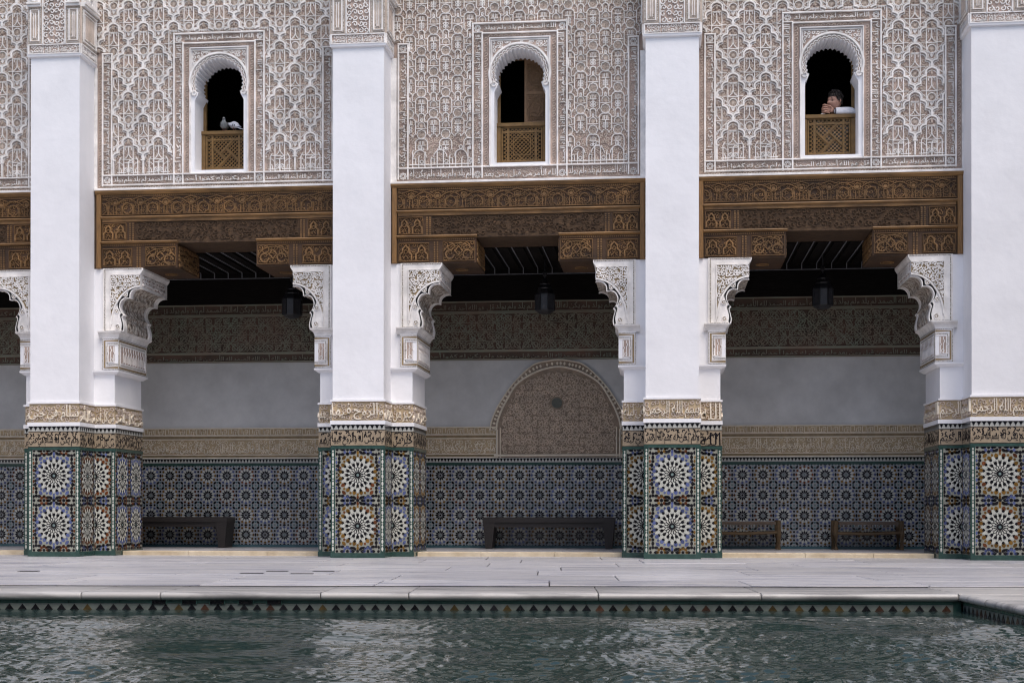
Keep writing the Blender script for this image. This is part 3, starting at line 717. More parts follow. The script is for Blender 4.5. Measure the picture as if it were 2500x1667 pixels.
# ---- lobed bracket and impost, right-hand version; s mirrors
BR_PROFILE = [(.945, 3.467), (.90, 3.472), (.845, 3.45), (.812, 3.405), (.806, 3.345), (.752, 3.352), (.70, 3.325), (.672, 3.275), (.668, 3.225), (.69, 3.165), (.722, 3.128), (.700, 3.10), (.715, 3.04), (.727, 2.97), (.717, 2.914)]
BC = [0, 4, 10, 14]   # cusps
def bracket(pl, s, X):
    prof = []
    for a, b in zip(BC[:-1], BC[1:]): prof += crom(BR_PROFILE[a:b+1], 4)[:-1]
    prof.append(BR_PROFILE[-1])
    outer = [(.45, 3.732), (.985, 3.732), (.985, 3.705), (.965, 3.672), (.95, 3.652), (.95, 3.49)]
    P = outer+prof+[(.66, 2.905), (.45, 2.905)]
    Y0, Y1 = .462, 1.49; mb = MB(); n = len(P); i0 = 0
    mb.v = [(s*x, Y0, z) for x, z in P]+[(s*x, Y1, z) for x, z in P]
    mb.f.append(tuple(range(n))); mb.m.append(0); mb.f.append(tuple(range(2*n-1, n-1, -1))); mb.m.append(0)
    for k in range(n):
        j = (k+1) % n; mb.f.append((k, j, n+j, n+k)); mb.m.append(0)
    br = mb.build('bracket', ['stucco_white', 'intrados'], pl)
    # carved soffit ribbon, inset between the two plain lobed cheeks
    sm = MB(); yy = (.60, 1.35); off = [(x+.004, z-.004) for x, z in prof]
    k0 = len(sm.v)
    for (x, z) in off: sm.v += [(s*x, yy[0], z), (s*x, yy[1], z)]
    for k in range(len(off)-1): sm.f.append((2*k, 2*k+1, 2*k+3, 2*k+2)); sm.m.append(0)
    sm.build('carved_soffit', 'intrados', br)
    for yc in (.462, 1.40):   # proud cheeks along the lobes
        cm = MB(); d = .09; m2 = [(x+.012, z-.008) for x, z in prof]
        for (x, z) in m2: cm.v += [(s*x, yc, z), (s*x, yc+d, z)]
        nn = len(m2)
        for (x, z) in prof: cm.v += [(s*(x-.02), yc, z+.02), (s*(x-.02), yc+d, z+.02)]
        for k in range(nn-1):
            a = 2*k; cm.f += [(a, a+1, a+3, a+2), (2*nn+a, a, a+2, 2*nn+a+2), (a+1, 2*nn+a+1, 2*nn+a+3, a+3)]; cm.m += [0, 0, 0]
        cm.build('lobed_cheek', 'stucco_white', br)
    f = lambda mb, nm, mt, n=0, y=.462: mb.build(nm, mt, br, (0, y-n, 0), ROT['F'])
    sg = lambda L: [(s*x, z) for x, z in L]
    ar = [(.955-.392*math.cos(math.radians(a)), 2.98+.515*math.sin(math.radians(a))) for a in range(2, 90, 6)]+[(.948, 3.495)]
    b = MB(); b.strip(sg([(.476, 2.918), (.476, 3.722), (.972, 3.722)]), .016, .006); b.strip(sg([(.476, 2.918), (.70, 2.918)]), .014, .006); f(b, 'rope_border', 'rope')
    b = MB(); reg = [(.556, 2.99), (.556, 3.64), (.948, 3.64), (.948, 3.52)]+[(x-.012, z+.012) for x, z in ar[::-1]]
    b.prism(sg(reg) if s > 0 else sg(reg)[::-1], 0, .002); f(b, 'spandrel_ground', 'stucco_olive')
    ins = poly_in(sg(reg)); b = MB(); xs = sorted((s*.552, s*.95)); vines(b, xs[0], xs[1], 2.98, 3.645, .052, .015, .014, ins, jit=.2, turns=.9); vines(b, xs[0]+.02, xs[1]+.02, 3.0, 3.645, .05, .012, .011, ins, jit=.3, turns=.7)
    stuff(f(b, 'spandrel_scrolls', 'stucco_white', .002))
    b = MB(); b.strip(sg(ar), .026, .016); b.strip(sg([(.552, 2.96), (.552, 3.645), (.95, 3.645)]), .016, .016)
    f(b, 'arch_rib', 'stucco_white')
    for (x, z, r) in ((.757, 3.386, .026), (.640, 3.178, .026), (.648, 2.975, .028)):
        b = MB(); b.prism(circ(s*x, z, r, 16), 0, .004, 1); b.strip(circ(s*x, z, r, 16), .010, .012, closed=True)
        for k in range(2): b.strip([(s*x-r*.7*math.cos(k*PI/2+.4), z-r*.7*math.sin(k*PI/2+.4)), (s*x+r*.7*math.cos(k*PI/2+.4), z+r*.7*math.sin(k*PI/2+.4))], .010, .010)
        f(b, 'roundel', ['stucco_white', 'stucco_olive'])
    # end face of the bracket towards the opening: carved panel
    b = MB(); vines(b, -.42, .42, 3.515, 3.645, .05, .012, .012, jit=.2); 
    stuff(b.build('end_scrolls', 'stucco_white', br, (s*.95, .97, 0), ROT['R' if s > 0 else 'L']))
    b = MB(); b.box(-.42, .42, 3.51, 3.65, 0, .002); b.build('end_ground', 'stucco_ground', br, (s*.95, .97, 0), ROT['R' if s > 0 else 'L'])
    # impost
    b = MB(); xa, xb = sorted((s*.446, s*.662)); b.box(xa, xb, .448, 1.50, 2.40, 2.826)
    im = b.build('impost', 'plaster', pl)
    b = MB(); q = lambda e, z: [(s*(.40), .455-e), (s*(.662+e), .455-e), (s*(.662+e), 1.50+e), (s*.40, 1.50+e)]
    prev = None
    for z, e in ((2.826, .004), (2.85, .010), (2.875, .026), (2.895, .052), (2.912, .056)):
        i = len(b.v); b.v += [(p[0], p[1], z) for p in q(e, z)]
        if prev is not None:
            for k in range(4): b.f.append((prev+k, prev+(k+1) % 4, i+(k+1) % 4, i+k)); b.m.append(0)
        prev = i
    b.f.append((prev, prev+1, prev+2, prev+3)); b.m.append(0); b.build('cove', 'stucco_white', im)
    b = MB(); prev = None; q2 = lambda e: [(s*(.32), .49-.048-e), (s*(.668+e), .49-.048-e), (s*(.668+e), 1.506+e), (s*.32, 1.506+e)]
    for z, e in ((2.405, .004), (2.385, .002), (2.362, -.03), (2.350, -.045)):
        i = len(b.v); b.v += [(p[0], p[1], z) for p in q2(e)]
        if prev is not None:
            for k in range(4): b.f.append((prev+k, prev+(k+1) % 4, i+(k+1) % 4, i+k)); b.m.append(0)
        prev = i
    b.f.append((prev, prev+1, prev+2, prev+3)); b.m.append(0); b.build('lower_cove', 'plaster', im)
    def frames(mb, h, edge_lo, edge_hi):
        # nested frames: rope, olive, white, rope; open towards the arris
        for d, w_, m in ((.010, .012, 1), (.034, .026, 2), (.056, .010, 0), (.070, .010, 1), (.086, .012, 0)):
            lo = -h+d if edge_lo else -h; hi = h-d if edge_hi else h
            za, zb_ = 2.406+d, 2.822-d
            L = [(hi, za), (lo, za), (lo, zb_), (hi, zb_)] if edge_lo else [(lo, za), (hi, za), (hi, zb_), (lo, zb_)]
            if edge_lo and edge_hi: mb.strip([(lo, za), (hi, za), (hi, zb_), (lo, zb_)], w_, .004+.003*(m == 0), m, closed=True, top=.9)
            else: mb.strip(L, w_, .004+.003*(m == 0), m, top=.9)
    b = MB(); frames(b, .108, s > 0, s < 0)
    for k, x in enumerate((-.03, 0.01, .05) if s > 0 else (-.05, -.01, .03)):
        b.strip([(x-.012, 2.51), (x, 2.515), (x, 2.60+.04*(k % 2)), (x+.014, 2.625+.04*(k % 2)), (x, 2.645+.04*(k % 2)), (x, 2.715)], .012, .010)
    b.strip([(-.055, 2.512), (.06, 2.512)] if s > 0 else [(-.06, 2.512), (.055, 2.512)], .012, .011); b.strip(circ(.02*s, 2.545, .018, 8), .009, .010, closed=True)
    b.box(-.06, .06, 2.505, 2.722, 0, .002, 3)
    b.build('impost_face', ['stucco_white', 'rope', 'stucco_olive', 'stucco_ground'], im, (s*.554, .448, 0), ROT['F'])
    b = MB(); frames(b, .525, True, True)
    for k in range(9):
        x = -.36+.09*k; b.strip([(x-.02, 2.51), (x, 2.515), (x, 2.62), (x+.025, 2.65), (x, 2.68), (x, 2.72)], .014, .010)
        b.strip([(x+.045, 2.52), (x+.045, 2.60), (x+.02, 2.63)], .012, .010)
    b.box(-.43, .43, 2.505, 2.722, 0, .002, 3)
    b.build('impost_face', ['stucco_white', 'rope', 'stucco_olive', 'stucco_ground'], im, (s*.662, .974, 0), ROT['R' if s > 0 else 'L'])
PLAB = ['white pillar beside the pigeon window bay, one bay away from the half-shuttered window',
        'white pillar with ochre and white star tiles between the pigeon window and the half-shuttered window',
        'white pillar with blue and white star tiles between the half-shuttered window and the leaning man',
        'white pillar beside the leaning man, next to the corner of the pool']
PCOL = [('tile_blue', 'tile_rust'), ('tile_ochre', 'tile_blue'), ('tile_blue', 'tile_ochre'), ('tile_ochre', 'tile_blue')]
PTXT = [('سلام هي حتى', 'من كل أمر', 'مطلع الفجر'), ('والروح فيها', 'خير من', 'بإذن ربهم'), (BASM, 'الله', 'في ليلة'), (BASM, 'الله', 'الرحيم')]
_cap = {}
def capital(pl):
    ch, cy0 = .345, -.05
    b = MB(); prev = None
    def ringv(e, z): return [(-HW-e, -e, z), (HW+e, -e, z), (HW+e, .55, z), (-HW-e, .55, z)]
    for z, e in ((6.345, .001), (6.352, .012), (6.36, .03), (6.388, .036), (6.39, .025)):
        i = len(b.v); b.v += ringv(e, z)
        if prev is not None:
            for k in (0, 1, 3): b.f.append((prev+k, prev+(k+1) % 4, i+(k+1) % 4, i+k)); b.m.append(0)
        prev = i
    b.build('capital_lip', 'plaster', pl)
    b = MB(); b.box(-.345, .345, -.022, .55, 6.389, 6.506); b.box(-.345, .345, -.022, .55, 6.506, 9.4); cap = b.build('capital', 'stucco_ground', pl)
    if not _cap:
        def face(h, key, side):
            t = MB(); text(t, IKH[0] if not side else IKH[1], -h+.03, h-.01, 6.400, 6.496, .014); 
            for z in (6.393, 6.508): t.box(-h, h, z-.006, z+.006, 0, .018)
            for x in (-h+.008, h-.008): t.box(x-.008, x+.008, 6.399, 6.502, 0, .017)
            w_ = MB(); vines(w_, -h+.02, h-.02, 6.40, 6.50, .05, .008, .008); vines(w_, -.14, .14, 6.52, 7.5, .075, .014, .020, jit=.1) if not side else None
            for x in (-.148, .148):
                if not side: t.strip([(x, 6.515), (x, 7.5)], .02, .028)
            bls = []
            for (a, c) in (((-h, -.165), (.165, h)) if not side else ((-h, h-.02),)):
                bl = MB(); bls.append(bl); bl.box(a, c, 6.516, 6.985, 0, .016, 2)
                for d, ww, m, hh in ((.014, .016, 1, .022), (.036, .024, 0, .030), (.06, .014, 1, .022), (.078, .012, 0, .028)):
                    if c-a > 2*d+.02: bl.strip([(a+d, 6.516+d), (c-d, 6.516+d), (c-d, 6.985-d), (a+d, 6.985-d)], ww, hh, m, closed=True, h0=.0)
                bl.box(a, c, 6.985, 7.015, 0, .05); bl.box(a, c, 7.015, 7.035, 0, .07)
                cx = (a+c)/2; bl.strip(arc(cx, 7.11, .05, 0, 720, 28, None)[:15], .02, .05); bl.box(a+.01, c-.01, 7.035, 7.5, 0, .03)
                for k in range(4): bl.strip([(cx-.03+.02*k, 6.62), (cx-.03+.02*k, 6.87)], .009, .026, 2)
            return [('capital_inscription', t.mesh('capital_inscription', ['stucco_white'])), ('capital_scrolls', w_.mesh('capital_scrolls', ['stucco_white'])), *[('capital_block', q_.mesh('capital_block', ['stucco_white', 'rope', 'stucco_fill'])) for q_ in bls]]
        _cap['F'] = face(.345, 'F', False); _cap['S'] = face(.25, 'S', True)
    for k, rot, loc in (('F', 'F', (0, -.022, 0)), ('S', 'R', (.345, .23, 0)), ('S', 'L', (-.345, .23, 0))):
        for nm, me in _cap[k]: obj(nm, me, cap, loc, ROT[rot])
for i, X in enumerate(PXS):
    pl = thing('pillar', PLAB[i], 'pillar', (X, 0, 0), 'pillars along the gallery')
    c1, c2 = PCOL[i]
    b = MB(); b.box(-HW, HW, 0, .56, 1.95, 6.36); b.build('shaft', 'plaster', pl)
    b = MB(); b.box(-PW, PW, DP, PB, 1.95, 2.42); b.box(-.50, .50, DP+.002, PB, 2.42, 3.735); b.build('pier', 'plaster', pl)
    for (z0, z1, d, mt, nm) in ((1.942, 1.966, .026, 'plaster', 'fillet'), (1.705, 1.942, D0-.008, 'stucco_buff', 'inscription_ground'), (1.657, 1.705, .027, 'plaster', 'fillet'), (1.592, 1.657, D0, 'tile_white', 'merlon_ground'), (1.389, 1.592, D0, 'tile_buff', 'buff_tiles'), (0, 1.389, D0, 'dado_ground', 'dado')):
        b = MB(); b.prism(plan(d), z0, z1, bottom=True); o = b.build(nm, mt, pl)
    for face in FACES:
        rot, (ox, oy), w_ = FACES[face]
        if (i == 0 and face == 'jambL') or (i == 3 and face in ('jambR',)): continue
        ph = PTXT[i][0] if face == 'front' else PTXT[i][1] if face[-1] == 'R' else PTXT[i][2]
        a, c = (c1, c2) if face == 'front' or face[:4] == 'jamb' else (c2 if c2 != 'tile_blue' or i != 3 else 'tile_blue', c1)
        for nm, me in dado_shared(face, a, c, ph):
            dy = 0
            if nm in ('inscription', 'arabesque'): dy = -.008
            loc = {'F': (ox, oy-dy, 0), 'R': (ox+dy, oy, 0), 'L': (ox-dy, oy, 0)}[rot]
            o = obj(nm, me, pl, loc, ROT[rot])
            if nm in ('tile_panel', 'arabesque'): stuff(o)
    # the front star panel: its pieces one by one
    rot, (ox, oy), w_ = FACES['front']; h = w_/2; x0, x1 = -h+.054, h-.054; base = Matrix.Translation((ox, oy, 0)) @ ROT['F']; rest = MB(); cnt = 0
    prior = {'0': 9, '1': 9, 'p': 0, 'e': 1, 'r': 1, 'S': 2, 'E': 2, 'W': 2, 'V': 2, 'a': 4, 'h': 4, 'f': 5, 'g': 6}
    PCS = sorted(panel_pieces(x0, x1, [0], 1, c1, c2), key=lambda t: prior.get(t[0][0][0], 9)); sx = (x1-x0)/.567
    for (key, poly, col, x, y, a), cx, cz in PCS:
        pol = place(poly, x, y, a, cx, cz, sx, 1); p = clip_rect(pol, x0, x1, TZ0+.004, TZ1-.004)
        if not p: continue
        if len(p) == len(pol) and max(abs(p[k][0]-pol[k][0])+abs(p[k][1]-pol[k][1]) for k in range(len(p))) < 1e-6 and cnt < 298:
            mc = col
            if col == 'tile_ochre' and random.random() < .3: mc = 'tile_rust'
            me = piece_mesh(key+('x' if x or y else ''), poly, mc, 1); obj('tile', me, pl, mtx=base @ Matrix.Translation((cx+x*.001*sx, cz+y*.001, 0)) @ Matrix.Rotation(math.radians(a), 4, 'Z')); cnt += 1
        else: rest.prism(shrink(p, .97), 0, .0014 if key == '0' else .0022 if key == '1' else .003, TCOL.index(col))
    stuff(rest.build('tile_remainder', TCOL, pl, (ox, oy, 0), ROT['F']))
    for s in ((1, -1) if i < 3 else (-1,)):
        bracket(pl, s, X)
    capital(pl)
# stone thresholds between the pillars
for (xa, xb, lab) in ((-3.0, PXS[0]-.63, 'low honey stone step beside the pigeon bay, away from the shuttered window'), (PXS[0]+.63, PXS[1]-.63, 'low honey stone step below the pigeon window bay'), (PXS[1]+.63, PXS[2]-.63, 'low honey stone step below the half-shuttered window bay'), (PXS[2]+.63, PXS[3]-.63, 'low honey stone step below the leaning man')):
    t = thing('threshold', lab, 'step', ((xa+xb)/2, .70, 0), 'stone steps into the gallery')
    n = 3; x = xa-(xa+xb)/2; ws = [random.uniform(.8, 1.3) for _ in range(n)]; k = (xb-xa)/sum(ws)
    for q in ws:
        b = MB(); bevel_box(b, x+.002, x+q*k-.002, 0, .26, -.01, GF+.004, .006); x += q*k
        b.build('step_stone', 'gold_stone', t)
# ------------------------------------------------------------------ carved upper walls
BX = [PXS[0]-1.963, (PXS[0]+PXS[1])/2, (PXS[1]+PXS[2])/2, (PXS[2]+PXS[3])/2]
XW = .03; WO = .605; WR0, WR1, WZ0, WZ1 = XW-.39, XW+.39, 4.955, 6.58
CW, CH = .4025, .595
def sebka_region(x, z):
    if z < 4.955 or z > 7.6: return False
    if abs(x) > (1.395 if z < 6.545 else 1.66): return False
    if abs(x-XW) < WO+.008 and z < 6.775: return False
    return True
def sebka_strokes(bottom=False):
    S = []; cusps = [(0, 0), (.069, -.105), (.137, -.200), (CW/2, -CH/2)]
    for s in (-1, 1):
        line = []; l2 = []
        for a, c in zip(cusps[:-1], cusps[1:]):
            seg = bulge((s*a[0], a[1]), (s*c[0], c[1]), .034*s, 6); line += seg[:-1]
        line.append((s*cusps[-1][0], cusps[-1][1])); S.append((line, .026, .034, 0)); S.append(([(x*.90, z*.93-.036) for x, z in line[:-2]], .009, .020, 0))
        S.append(([(x+s*.021, z+.016) for x, z in line], .007, .022, 0))
        S.append(([(s*.062, -.115), (s*.064, -.2), (s*.064, -.40)], .011, .022, 0))
        S.append((arc(s*.105, -.235, .036, 0, 360, 10), .008, .016, 1))
        S.append(([(s*.066, -.285), (s*.125, -.285)], .008, .018, 0))
        S.append((bulge((s*.066, -.40), (s*.012, -.455), -.016*s, 4), .010, .02, 0))
        S.append((bulge((s*.075, -.36), (s*.15, -.33), .014*s, 4), .009, .018, 0))
        S.append(([(s*.012, -.13), (s*.036, -.128), (s*.04, -.165)], .009, .02, 0))
        S.append((bulge((s*.058, -.285), (0, -.205), .012*s, 4), .010, .02, 0))
    S.append(([(-.05, -.118), (.05, -.118)], .010, .021, 0)); S.append(([(0, -.12), (0, -.205)], .012, .021, 0)); S.append(([(-.062, -.292), (.062, -.292)], .010, .021, 0))
    if not bottom:
        S.append((arc(0, -.368, .052, 0, 360, 16), .011, .024, 0)); S.append(([(0, -.425), (0, -.47)], .016, .02, 0))
        for k in range(6): a = PI*k/6; S.append(([(-.042*math.cos(a), -.368-.042*math.sin(a)), (.042*math.cos(a), -.368+.042*math.sin(a))], .006, .016, 1))
    S.append((arc(0, -.06, .008, 90, 450, 8, .026), .008, .040, 1))
    return S
def colonnade():    # the little arcade at the foot of each lozenge panel, cell peak at z = 5.44
    S = []
    for s in (-1, 1):
        x = s*CW/2; S.append(([(x, -.49), (x, -.31)], .026, .03, 0)); S.append(([(x-.03, -.30), (x+.03, -.30)], .02, .034, 0))
        S.append(([(s*.125, -.48), (s*.125, -.30), (s*.10, -.26)], .012, .022, 0)); S.append(([(s*.064, -.48), (s*.064, -.36)], .012, .022, 0))
        S.append(([(s*.03, -.46), (s*.15, -.46)], .012, .022, 0)); S.append((arc(s*.03, -.42, .024, 0, 360, 8), .010, .022, 0))
        S.append((arc(s*.03, -.335, .03, 0, 200 if s > 0 else -20, 8), .010, .022, 0)); S.append(([(s*.095, -.47), (s*.095, -.43), (s*.11, -.40)], .010, .02, 0))
    S.append(([(0, -.48), (0, -.33)], .016, .024, 0)); S.append(([(-.05, -.33), (.05, -.33)], .012, .024, 0))
    return S
def bay2_strokes():
    S = []
    S.append(([(.056*(1+.07*math.cos(8*t))*math.cos(t), .056*(1+.07*math.cos(8*t))*math.sin(t)) for t in np.linspace(0, 2*PI, 25)], .010, .026, 0))
    S.append((arc(0, 0, .042, 0, 360, 14), .006, .016, 1))
    for k in range(8): a = 2*PI*k/8; S.append((arc(.024*math.cos(a), .024*math.sin(a), .011, 0, 360, 6), .006, .015, 1))
    S.append((arc(0, .112, .044, -25, 205, 12), .009, .024, 0))
    for k in range(7): a = math.radians(20+23.3*k); S.append(([(0, .085), (.038*math.cos(a), .112+.034*math.sin(a))], .006, .018, 1))
    S.append(([(-.066, .078), (-.03, .074), (.03, .074), (.066, .078)], .010, .022, 0))
    S.append((arc(0, .183, .010, 90, 450, 8, .022), .012, .022, 0))
    S.append(([(-.036, .165), (-.036, .225)]+arc(0, .232, .036, 180, 0, 8)+[(.036, .225), (.036, .165)], .010, .024, 0))
    for s in (-1, 1):
        S.append((bulge((s*.036, .17), (s*.078, .165), -.012*s, 4)+[(s*.078, .16), (s*.078, .0)], .009, .022, 0))
        S.append((bulge((0, -.062), (s*.078, -.105), .022*s, 6)+[(s*.078, -.11), (s*.078, -.262)], .011, .024, 0))
        S.append((arc(s*.054, -.115, .018, 0, 360, 8, .032), .007, .018, 1))
        S.append(([(s*.010, -.085), (s*.014, -.13)], .008, .02, 0)); S.append(([(s*.026, -.09), (s*.030, -.13)], .006, .018, 0))
        for t in (-1, 1): S.append((arc(s*.018, -.205+t*.018, .014, 0, 360, 7), .009, .022, 0))
        S.append((bulge((s*.078, -.262), (s*.05, -.30), -.01*s, 3), .008, .02, 0))
        S.append((bulge((s*.014, -.262), (s*.036, -.30), .01*s, 3), .010, .022, 0))
    S.append(([(-.042, -.140), (.042, -.140)], .010, .022, 0)); S.append(([(0, -.14), (0, -.262)], .012, .022, 0))
    return S
def cells(parent, strokes, lat, region, name, loc0):
    base = {}
    for (cx, cz) in lat:
        full = True; mb = MB()
        for pts, w_, h, m in strokes:
            P = [(x+cx, z+cz) for x, z in pts]
            for run in clip(P, region):
                if run is not P: full = False
                mb.strip([(x-cx, z-cz) for x, z in run], w_*(1.12 if w_ < .02 else 1), h, m)
        if not mb.v: continue
        if full:
            if name not in base: base[name] = mb.mesh(name, ['stucco_white', 'stucco_fill'])
            me = base[name]
        else: me = mb.mesh(name, ['stucco_white', 'stucco_fill'])
        obj(name, me, parent, (cx, 0, cz-4.745), ROT['F'])
def scroll_band(mb, p0, p1, w_, horiz, h=.012):
    L = p1-p0; n = max(1, round(L/.062)); s = L/n
    return n, s
def wave(mb, a, b, c, wd, horiz):      # running wave with little arcs along a band from a to b centred on c
    n = max(1, round((b-a)/.066)); s = (b-a)/n
    for k in range(n):
        t = a+(k+.5)*s; f = 1 if k % 2 else -1
        pts = [(t-s*.5, c-wd*.3), (t-s*.25, c+wd*.25), (t+s*.1, c+wd*.28), (t+s*.25, c), (t+s*.05, c-wd*.12)]
        pts = crom(pts, 2)
        if not horiz: pts = [(y, x) for x, y in pts]
        mb.strip(pts, .009, .012)
def window_outline():
    """opening of the window, right half from the sill up to the crown, relative to XW"""
    P = [(.325, 4.988), (.325, 5.88), (.318, 5.90), (.288, 5.955), (.280, 5.985)]
    c, R = 6.115, .325; a0 = -24; N = 11
    for k in range(N):
        t0 = a0+(90-a0)*k/N; t1 = a0+(90-a0)*(k+1)/N
        for j in range(4):
            t = math.radians(t0+(t1-t0)*j/4); r = R-.028+.026*math.sin(PI*j/4); P.append((r*math.cos(t), c+r*math.sin(t)*.98))
    P.append((0, c+(R-.028)*.98)); return P
WIN = window_outline()
WOUT = [(-x, z) for x, z in WIN]+[(x, z) for x, z in WIN[::-1]][1:]      # left foot -> crown -> right foot
def window_surround(par):
    out = WOUT; n = len(out); mb = MB(); c = (0, 5.75)
    def rect_hit(p):
        dx, dz = p[0]-c[0], p[1]-c[1]; ts = []
        if dx: ts.append((.39*(1 if dx > 0 else -1)-c[0])/dx)
        if dz: ts.append(((WZ1 if dz > 0 else WZ0)-c[1])/dz)
        t = min(v for v in ts if v > 0); return (c[0]+dx*t, c[1]+dz*t)
    full = []
    for k in range(n):
        p, q = out[k], out[(k+1) % n]; full.append((p, rect_hit(p)))
        for corner in ((-.39, WZ1), (.39, WZ1), (.39, WZ0), (-.39, WZ0)):
            d = (corner[0]-c[0], corner[1]-c[1]); cr = lambda v: (v[0]-c[0])*d[1]-(v[1]-c[1])*d[0]
            a_, b_ = cr(p), cr(q)
            if a_*b_ < 0 and (p[0]-c[0])*d[0]+(p[1]-c[1])*d[1] > 0:
                t = a_/(a_-b_); full.append(((p[0]+(q[0]-p[0])*t, p[1]+(q[1]-p[1])*t), corner))
    N = len(full); Yd = .40
    for (p, q) in full: mb.v += [(p[0], p[1], .006), (q[0], q[1], .006), (p[0], p[1], -Yd)]
    for k in range(N):
        j = (k+1) % N
        mb.f.append((3*k, 3*j, 3*j+1, 3*k+1)); mb.m.append(0); mb.f.append((3*j, 3*k, 3*k+2, 3*j+2)); mb.m.append(0)
    ws = mb.build('window_surround', 'plaster', par, (XW, 0, -4.745), ROT['F'])
    f = lambda mb, nm, mt: mb.build(nm, mt, ws, mtx=Matrix.Identity(4))
    b = MB(); b.strip([(-.381, 4.95), (-.381, 6.562), (.381, 6.562), (.381, 4.95)], .018, .036); b.strip([(-.36, 5.96), (-.36, 6.535), (.36, 6.535), (.36, 5.96)], .010, .026); f(b, 'window_fillet', 'stucco_white')
    ar = lambda r, a=-20: [(r*math.cos(math.radians(t)), 6.115+.98*r*math.sin(math.radians(t))) for t in np.linspace(a, 180-a, 40)]
    ins = lambda x, z: abs(x) < .348 and 5.98 < z < 6.525 and math.hypot(x, (z-6.115)/.98) > .405
    b = MB(); vines(b, -.35, .35, 5.98, 6.53, .05, .012, .016, ins, jit=.2); stuff(b.build('spandrel_scrolls', 'stucco_white', ws, mtx=Matrix.Translation((0, 0, .006))))
    def ring(mb, A, B, z0, z1):
        n_ = len(A); i_ = len(mb.v); mb.v += [(p[0], p[1], z1) for p in A]+[(p[0], p[1], z1) for p in B]
        for k in range(n_-1): mb.f.append((i_+k, i_+k+1, i_+n_+k+1, i_+n_+k)); mb.m.append(0)
    b = MB(); A_ = ar(.40, 30); ring(b, A_, [(min(max(x*1.6, -.35), .35), 6.527) for x, z in A_], 0, .009); f(b, 'spandrel_ground', 'stucco_ground')
    b = MB(); b.strip(ar(.385), .034, .036, h0=.006)
    sc = []
    for k in range(22):
        a, c2 = math.radians(-22+224*k/22), math.radians(-22+224*(k+1)/22)
        for j in range(4):
            t = a+(c2-a)*j/4; r = .338+.018*math.sin(PI*j/4); sc.append((r*math.cos(t), 6.115+.98*r*math.sin(t)))
    b.strip(sc, .014, .026, h0=.006); b.strip([(x*.93, (z-6.115)*.93+6.115) for x, z in sc], .010, .020, h0=.006)
    for s in (-1, 1): b.strip(arc(s*.33, 5.985, .028, 90, 90+s*300, 10), .016, .03, h0=.006)
    f(b, 'archivolt', 'stucco_white')
    b = MB(); ring(b, ar(.365, -18), ar(.320, -18), 0, .008); f(b, 'arch_ground', 'stucco_ground')
